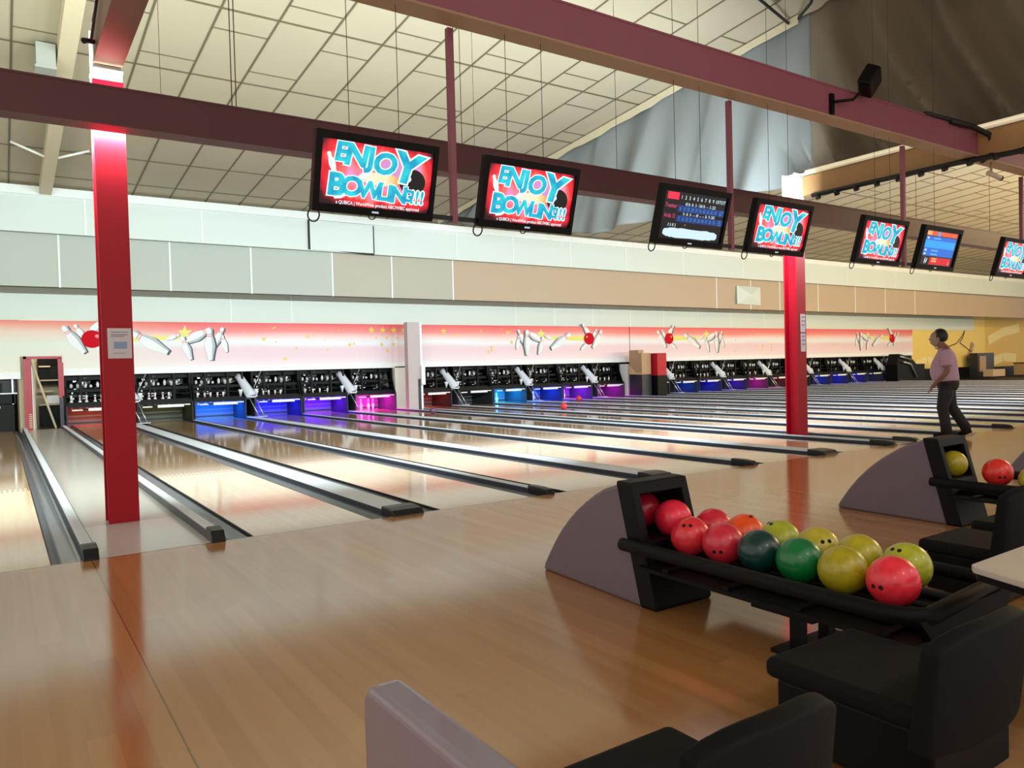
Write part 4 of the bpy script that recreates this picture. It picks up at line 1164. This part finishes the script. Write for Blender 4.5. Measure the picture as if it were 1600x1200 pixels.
# ------------------------------------------------------------------ person
def skin_mesh(name, verts, edges, radii, m, parent, sub=2, root=0):
    me = bpy.data.meshes.new(name)
    me.from_pydata(verts, edges, [])
    me.materials.append(m)
    o = bpy.data.objects.new(name, me); COL.objects.link(o); o.parent = parent
    s = o.modifiers.new('skin', 'SKIN'); s.use_smooth_shade = True
    for i, r in enumerate(radii):
        d = me.skin_vertices[0].data[i]
        d.radius = (r, r) if not isinstance(r, tuple) else r
        d.use_root = (i == root)
    ss = o.modifiers.new('sub', 'SUBSURF'); ss.levels = sub; ss.render_levels = sub
    return o
pt = thing('person', 'person in pale mauve t-shirt and dark trousers walking towards the pins', 'person', (11.32, -.03, 0), math.radians(26.5))
V, E, R = [], [], []
def jv(p, r, par=None):
    V.append(p); R.append(r)
    if par is not None: E.append((par, len(V) - 1))
    return len(V) - 1
pel = jv((0, -.01, .96), .13)
sp = jv((0, .02, 1.12), .14, pel); ch = jv((0, 0, 1.32), .13, sp); sh = jv((0, .01, 1.44), .09, ch)
nk = jv((0, .06, 1.52), .075, sh); hb = jv((0, .10, 1.58), .085, nk); hm = jv((0, .115, 1.66), .105, hb); ht = jv((0, .10, 1.74), .08, hm)
for s, kn, an, toe in ((-1, (-.10, .06, .50), (-.10, .0, .09), (-.10, .16, .035)), (1, (.10, -.07, .50), (.10, -.30, .15), (.10, -.19, .035))):
    hp = jv((s * .09, -.01, .89), .095, pel); k = jv(kn, .062, hp); a = jv(an, .042, k); jv(toe, .036, a)
for s, el, wr in ((-1, (-.26, -.02, 1.10), (-.23, .17, .90)), (1, (.26, -.01, 1.10), (.22, .15, .90))):
    q = jv((s * .17, .0, 1.42), .06, sh); e = jv(el, .043, q); w = jv(wr, .028, e)
    hx = Vector(wr); dirv = (Vector(wr) - Vector(el)).normalized()
    pm = hx + dirv * .05 + Vector((0, 0, -.01)); p_ = jv(tuple(pm), .030, w)
    for f, (off, ln) in enumerate(((-.027, .062), (-.009, .07), (.009, .066), (.027, .052))):
        b0 = pm + dirv * .035 + Vector((off, 0, 0)); i0 = jv(tuple(b0), .0095, p_)
        b1 = b0 + dirv * ln * .55 + Vector((0, 0, -.012)); i1 = jv(tuple(b1), .0088, i0)
        b2 = b1 + dirv * ln * .3 + Vector((0, 0, -.024)); jv(tuple(b2), .0078, i1)
    tb = pm + Vector((-s * .03, .0, .012)); i0 = jv(tuple(tb), .011, p_); jv(tuple(tb + dirv * .035 + Vector((-s * .014, 0, -.01))), .0095, i0)
skin = mat('skin brown', '#7d5648', .55, var=.05)
body = skin_mesh('body', V, E, R, skin, pt)
# face and ears
b = MB(); b.ball((0, .125, 1.645), .105, 24, 18, 0, (.86, 1.06, 1.28))
b.loft([[(x * w_, y, z) for x, z in ((-1, zz - .008), (1, zz - .008), (.6, zz + .012), (-.6, zz + .012))] for y, zz, w_ in ((.215, 1.66, .014), (.245, 1.640, .014), (.252, 1.630, .009))], 0)
b.ball((-.094, .11, 1.645), .033, 12, 8, 0, (.35, .7, 1.1)); b.ball((.094, .11, 1.645), .033, 12, 8, 0, (.35, .7, 1.1))
for s in (-1, 1): b.ball((s * .034, .222, 1.675), .012, 10, 8, 1); b.ball((s * .034, .228, 1.675), .009, 8, 6, 2)
b.ball((0, .222, 1.58), .024, 12, 8, 3, (1.0, .4, .35))
b.build('face', [mat('face skin', '#9a8270', .55, var=.04), M['offwhite'], M['black'], mat('lips', '#7a4a42', .5)], pt)
b = MB(); b.ball((0, .08, 1.69), .118, 24, 16, 0, (.92, 1.0, 1.08))
hv = [v for v in b.v]
b.v = [(x, min(y, .135 + .5 * max(0, z - 1.74)), max(z, 1.60)) for x, y, z in hv]
b.build('hair', mat('hair black', '#0d0c0d', .55, var=.2), pt)
# shirt: torso rings + sleeves
def ering(cx, cy, z, rx, ry, n=24): return [(cx + rx * math.cos(2 * PI * k / n), cy + ry * math.sin(2 * PI * k / n), z) for k in range(n)]
b = MB()
b.loft([ering(0, -.01, .90, .205, .195), ering(0, .02, 1.0, .215, .21), ering(0, .035, 1.10, .215, .215), ering(0, .03, 1.22, .21, .20), ering(0, .01, 1.34, .205, .165), ering(0, .005, 1.42, .185, .125), ering(0, .02, 1.475, .12, .09), ering(0, .045, 1.505, .075, .07)], 0)
for s in (-1, 1): b.tube([(s * .13, .0, 1.425), (s * .19, 0, 1.40), (s * .235, -.01, 1.27), (s * .25, -.015, 1.17)], .08, 16, 0, False, [.085, .098, .095, .098])
b.build('t_shirt', mat('shirt mauve', '#b493a8', .8, var=.07, scale=5), pt, subsurf=1)
b = MB()
b.loft([ering(0, -.02, .97, .19, .165), ering(0, -.02, .90, .195, .17), ering(0, -.02, .83, .185, .155), ering(0, -.02, .78, .15, .12)], 0)
b.tube([(-.09, -.01, .90), (-.10, .02, .70), (-.10, .06, .50), (-.10, .03, .30), (-.10, .0, .05)], .1, 16, 0, False, [.115, .11, .088, .082, .085])
b.tube([(.09, -.02, .90), (.10, -.03, .70), (.10, -.07, .50), (.10, -.18, .32), (.10, -.29, .13)], .1, 16, 0, False, [.115, .11, .088, .082, .083])
b.build('trousers', mat('trousers black', '#18151a', .75, var=.12), pt)
for s, a, toe in ((-1, (-.10, -.04, .045), (-.10, .20, .04)), (1, (.10, -.35, .12), (.10, -.15, .04))):
    b = MB(); b.tube([a, tuple((Vector(a) + Vector(toe)) / 2 + Vector((0, 0, .012))), toe], .045, 12, 0, False, [.045, .052, .036]); b.build('shoe', M['black'], pt)

# ------------------------------------------------------------------ hall lights, plus fill lamps added behind the camera
def lamp(kind, name, loc, energy, col, rot=(0, 0, 0), **kw):
    l = bpy.data.lights.new(name, kind); l.energy = energy; l.color = col
    for k, v in kw.items(): setattr(l, k, v)
    o = bpy.data.objects.new(name, l); COL.objects.link(o); o.location = loc; o.rotation_euler = rot
    return o
tube_cols = {'a': (.86, 1.0, .92), 'b': (.80, .93, 1.0), 'c': (1.0, .86, .58)}
tubes = [(-5.2, 'a'), (-2.9, 'a'), (-.80, 'a'), (1.6, 'a'), (4.2, 'b'), (6.8, 'b'), (8.6, 'b'), (12.2, 'b'), (15, 'b'), (18, 'b'), (22, 'b'), (27, 'c'), (32, 'c'), (37, 'c'), (42, 'c')]
tm = {k: mat('tube lamp ' + k, c, .3, var=0, emit=c, es=9) for k, c in tube_cols.items()}
for i, (x, k) in enumerate(tubes):
    t = thing('tube_lamp', 'fluorescent tube lamp behind the long maroon beam', 'lamp', (x, 1.315, 3.72), 0, 'tube lamps behind the maroon beam')
    b = MB(); b.cyl((-.6, 0, 0), (.6, 0, 0), .02, 12); b.build('tube', tm[k], t)
    b = MB(); b.box(-.62, .62, -.045, -.03, -.03, .05); b.build('batten', M['white'], t)
    lamp('AREA', 'tube_glow', (x, 1.345, 3.72), TUBE_W * (1.25 if k == 'c' else 1), tube_cols[k], (math.radians(91), 0, 0), shape='RECTANGLE', size=1.2, size_y=.05)
WARM = (1.0, .74, .36)
for i, (x, y) in enumerate(((24, -2), (34, -2), (44, 2), (50, 8))):
    t = thing('unseen_lamp', 'warm lamp high in the right hand bay', 'lamp', (x, y, 6.2), 0, 'warm lamps of the right hand bay')
    b = MB(); b.ball((0, 0, 0), .12, 16, 10); b.build('bulb', mat('warm bulb', WARM, .3, var=0, emit=WARM, es=6), t)
    b = MB(); b.tube([(0, 0, .1), (0, 0, cz(y) - 6.2)], .012, 6); b.build('cord', M['cable'], t)
    lamp('POINT', 'warm_glow', (x, y, 6.0), WARM_W, WARM, shadow_soft_size=.25)

t = thing('store_lamp', 'small lamp inside the store behind the red door frame', 'lamp', (-.75, 18.6, 2.7))
b = MB(); b.ball((0, 0, 0), .06, 12, 8); b.build('bulb', mat('store bulb', (1, .95, .85), .3, var=0, emit=(1, .95, .85), es=4), t)
lamp('POINT', 'store_glow', (-.75, 18.6, 2.6), 45, (1, .95, .85), shadow_soft_size=.06)
for x in (-4.5, 1.5, 7.5):  # unseen lamps added to brighten beam fronts, hoods and floor
    t = thing('unseen_lamp', 'added fill lamp out of view behind the camera', 'lamp', (x, -9.2, 5.0), 0, 'added fill lamps')
    b = MB(); b.lathe([(.06, .12), (.1, .1), (.25, -.1), (.24, -.1)], 20, 0); b.build('added_lamp_shade', M['offwhite'], t)
    b = MB(); b.tube([(0, 0, .1), (0, 0, cz(-8.9) - 5.0)], .012, 6); b.build('cord', M['cable'], t)
    lamp('POINT', 'front_fill', (x, -9.2, 4.86), FRONT_W, (1.0, .86, .70), shadow_soft_size=.2)
w = bpy.data.worlds.new('World'); SC.world = w; w.use_nodes = True
bg = w.node_tree.nodes['Background']; bg.inputs[0].default_value = (1.0, .90, .80, 1); bg.inputs[1].default_value = AMB

# ------------------------------------------------------------------ camera
F, YAW, PITCH, ROLL = 1188.354, CAMY, CAMP, CAMR
fw = Vector((math.sin(YAW) * math.cos(PITCH), math.cos(YAW) * math.cos(PITCH), math.sin(PITCH)))
r0 = Vector((math.cos(YAW), -math.sin(YAW), 0)); u0 = r0.cross(fw)
rr = r0 * math.cos(ROLL) + u0 * math.sin(ROLL); uu = u0 * math.cos(ROLL) - r0 * math.sin(ROLL)
cd = bpy.data.cameras.new('camera'); cd.sensor_width = 36; cd.sensor_fit = 'HORIZONTAL'; cd.lens = F * 36 / 1600; cd.clip_end = 300; cd.clip_start = .05
co = bpy.data.objects.new('camera', cd); COL.objects.link(co)
co.matrix_world = Matrix(((rr.x, uu.x, -fw.x, -1.7229), (rr.y, uu.y, -fw.y, -6.4801), (rr.z, uu.z, -fw.z, 1.353), (0, 0, 0, 1)))
SC.camera = co
vs_ = SC.view_settings
SC.display_settings.display_device = 'sRGB'
vs_.view_transform = 'Standard'; vs_.look = 'None'; vs_.gamma = 1; vs_.use_curve_mapping = False
vs_.exposure = EXPO
SC.cycles.max_bounces = 8 if hasattr(SC, 'cycles') else 8
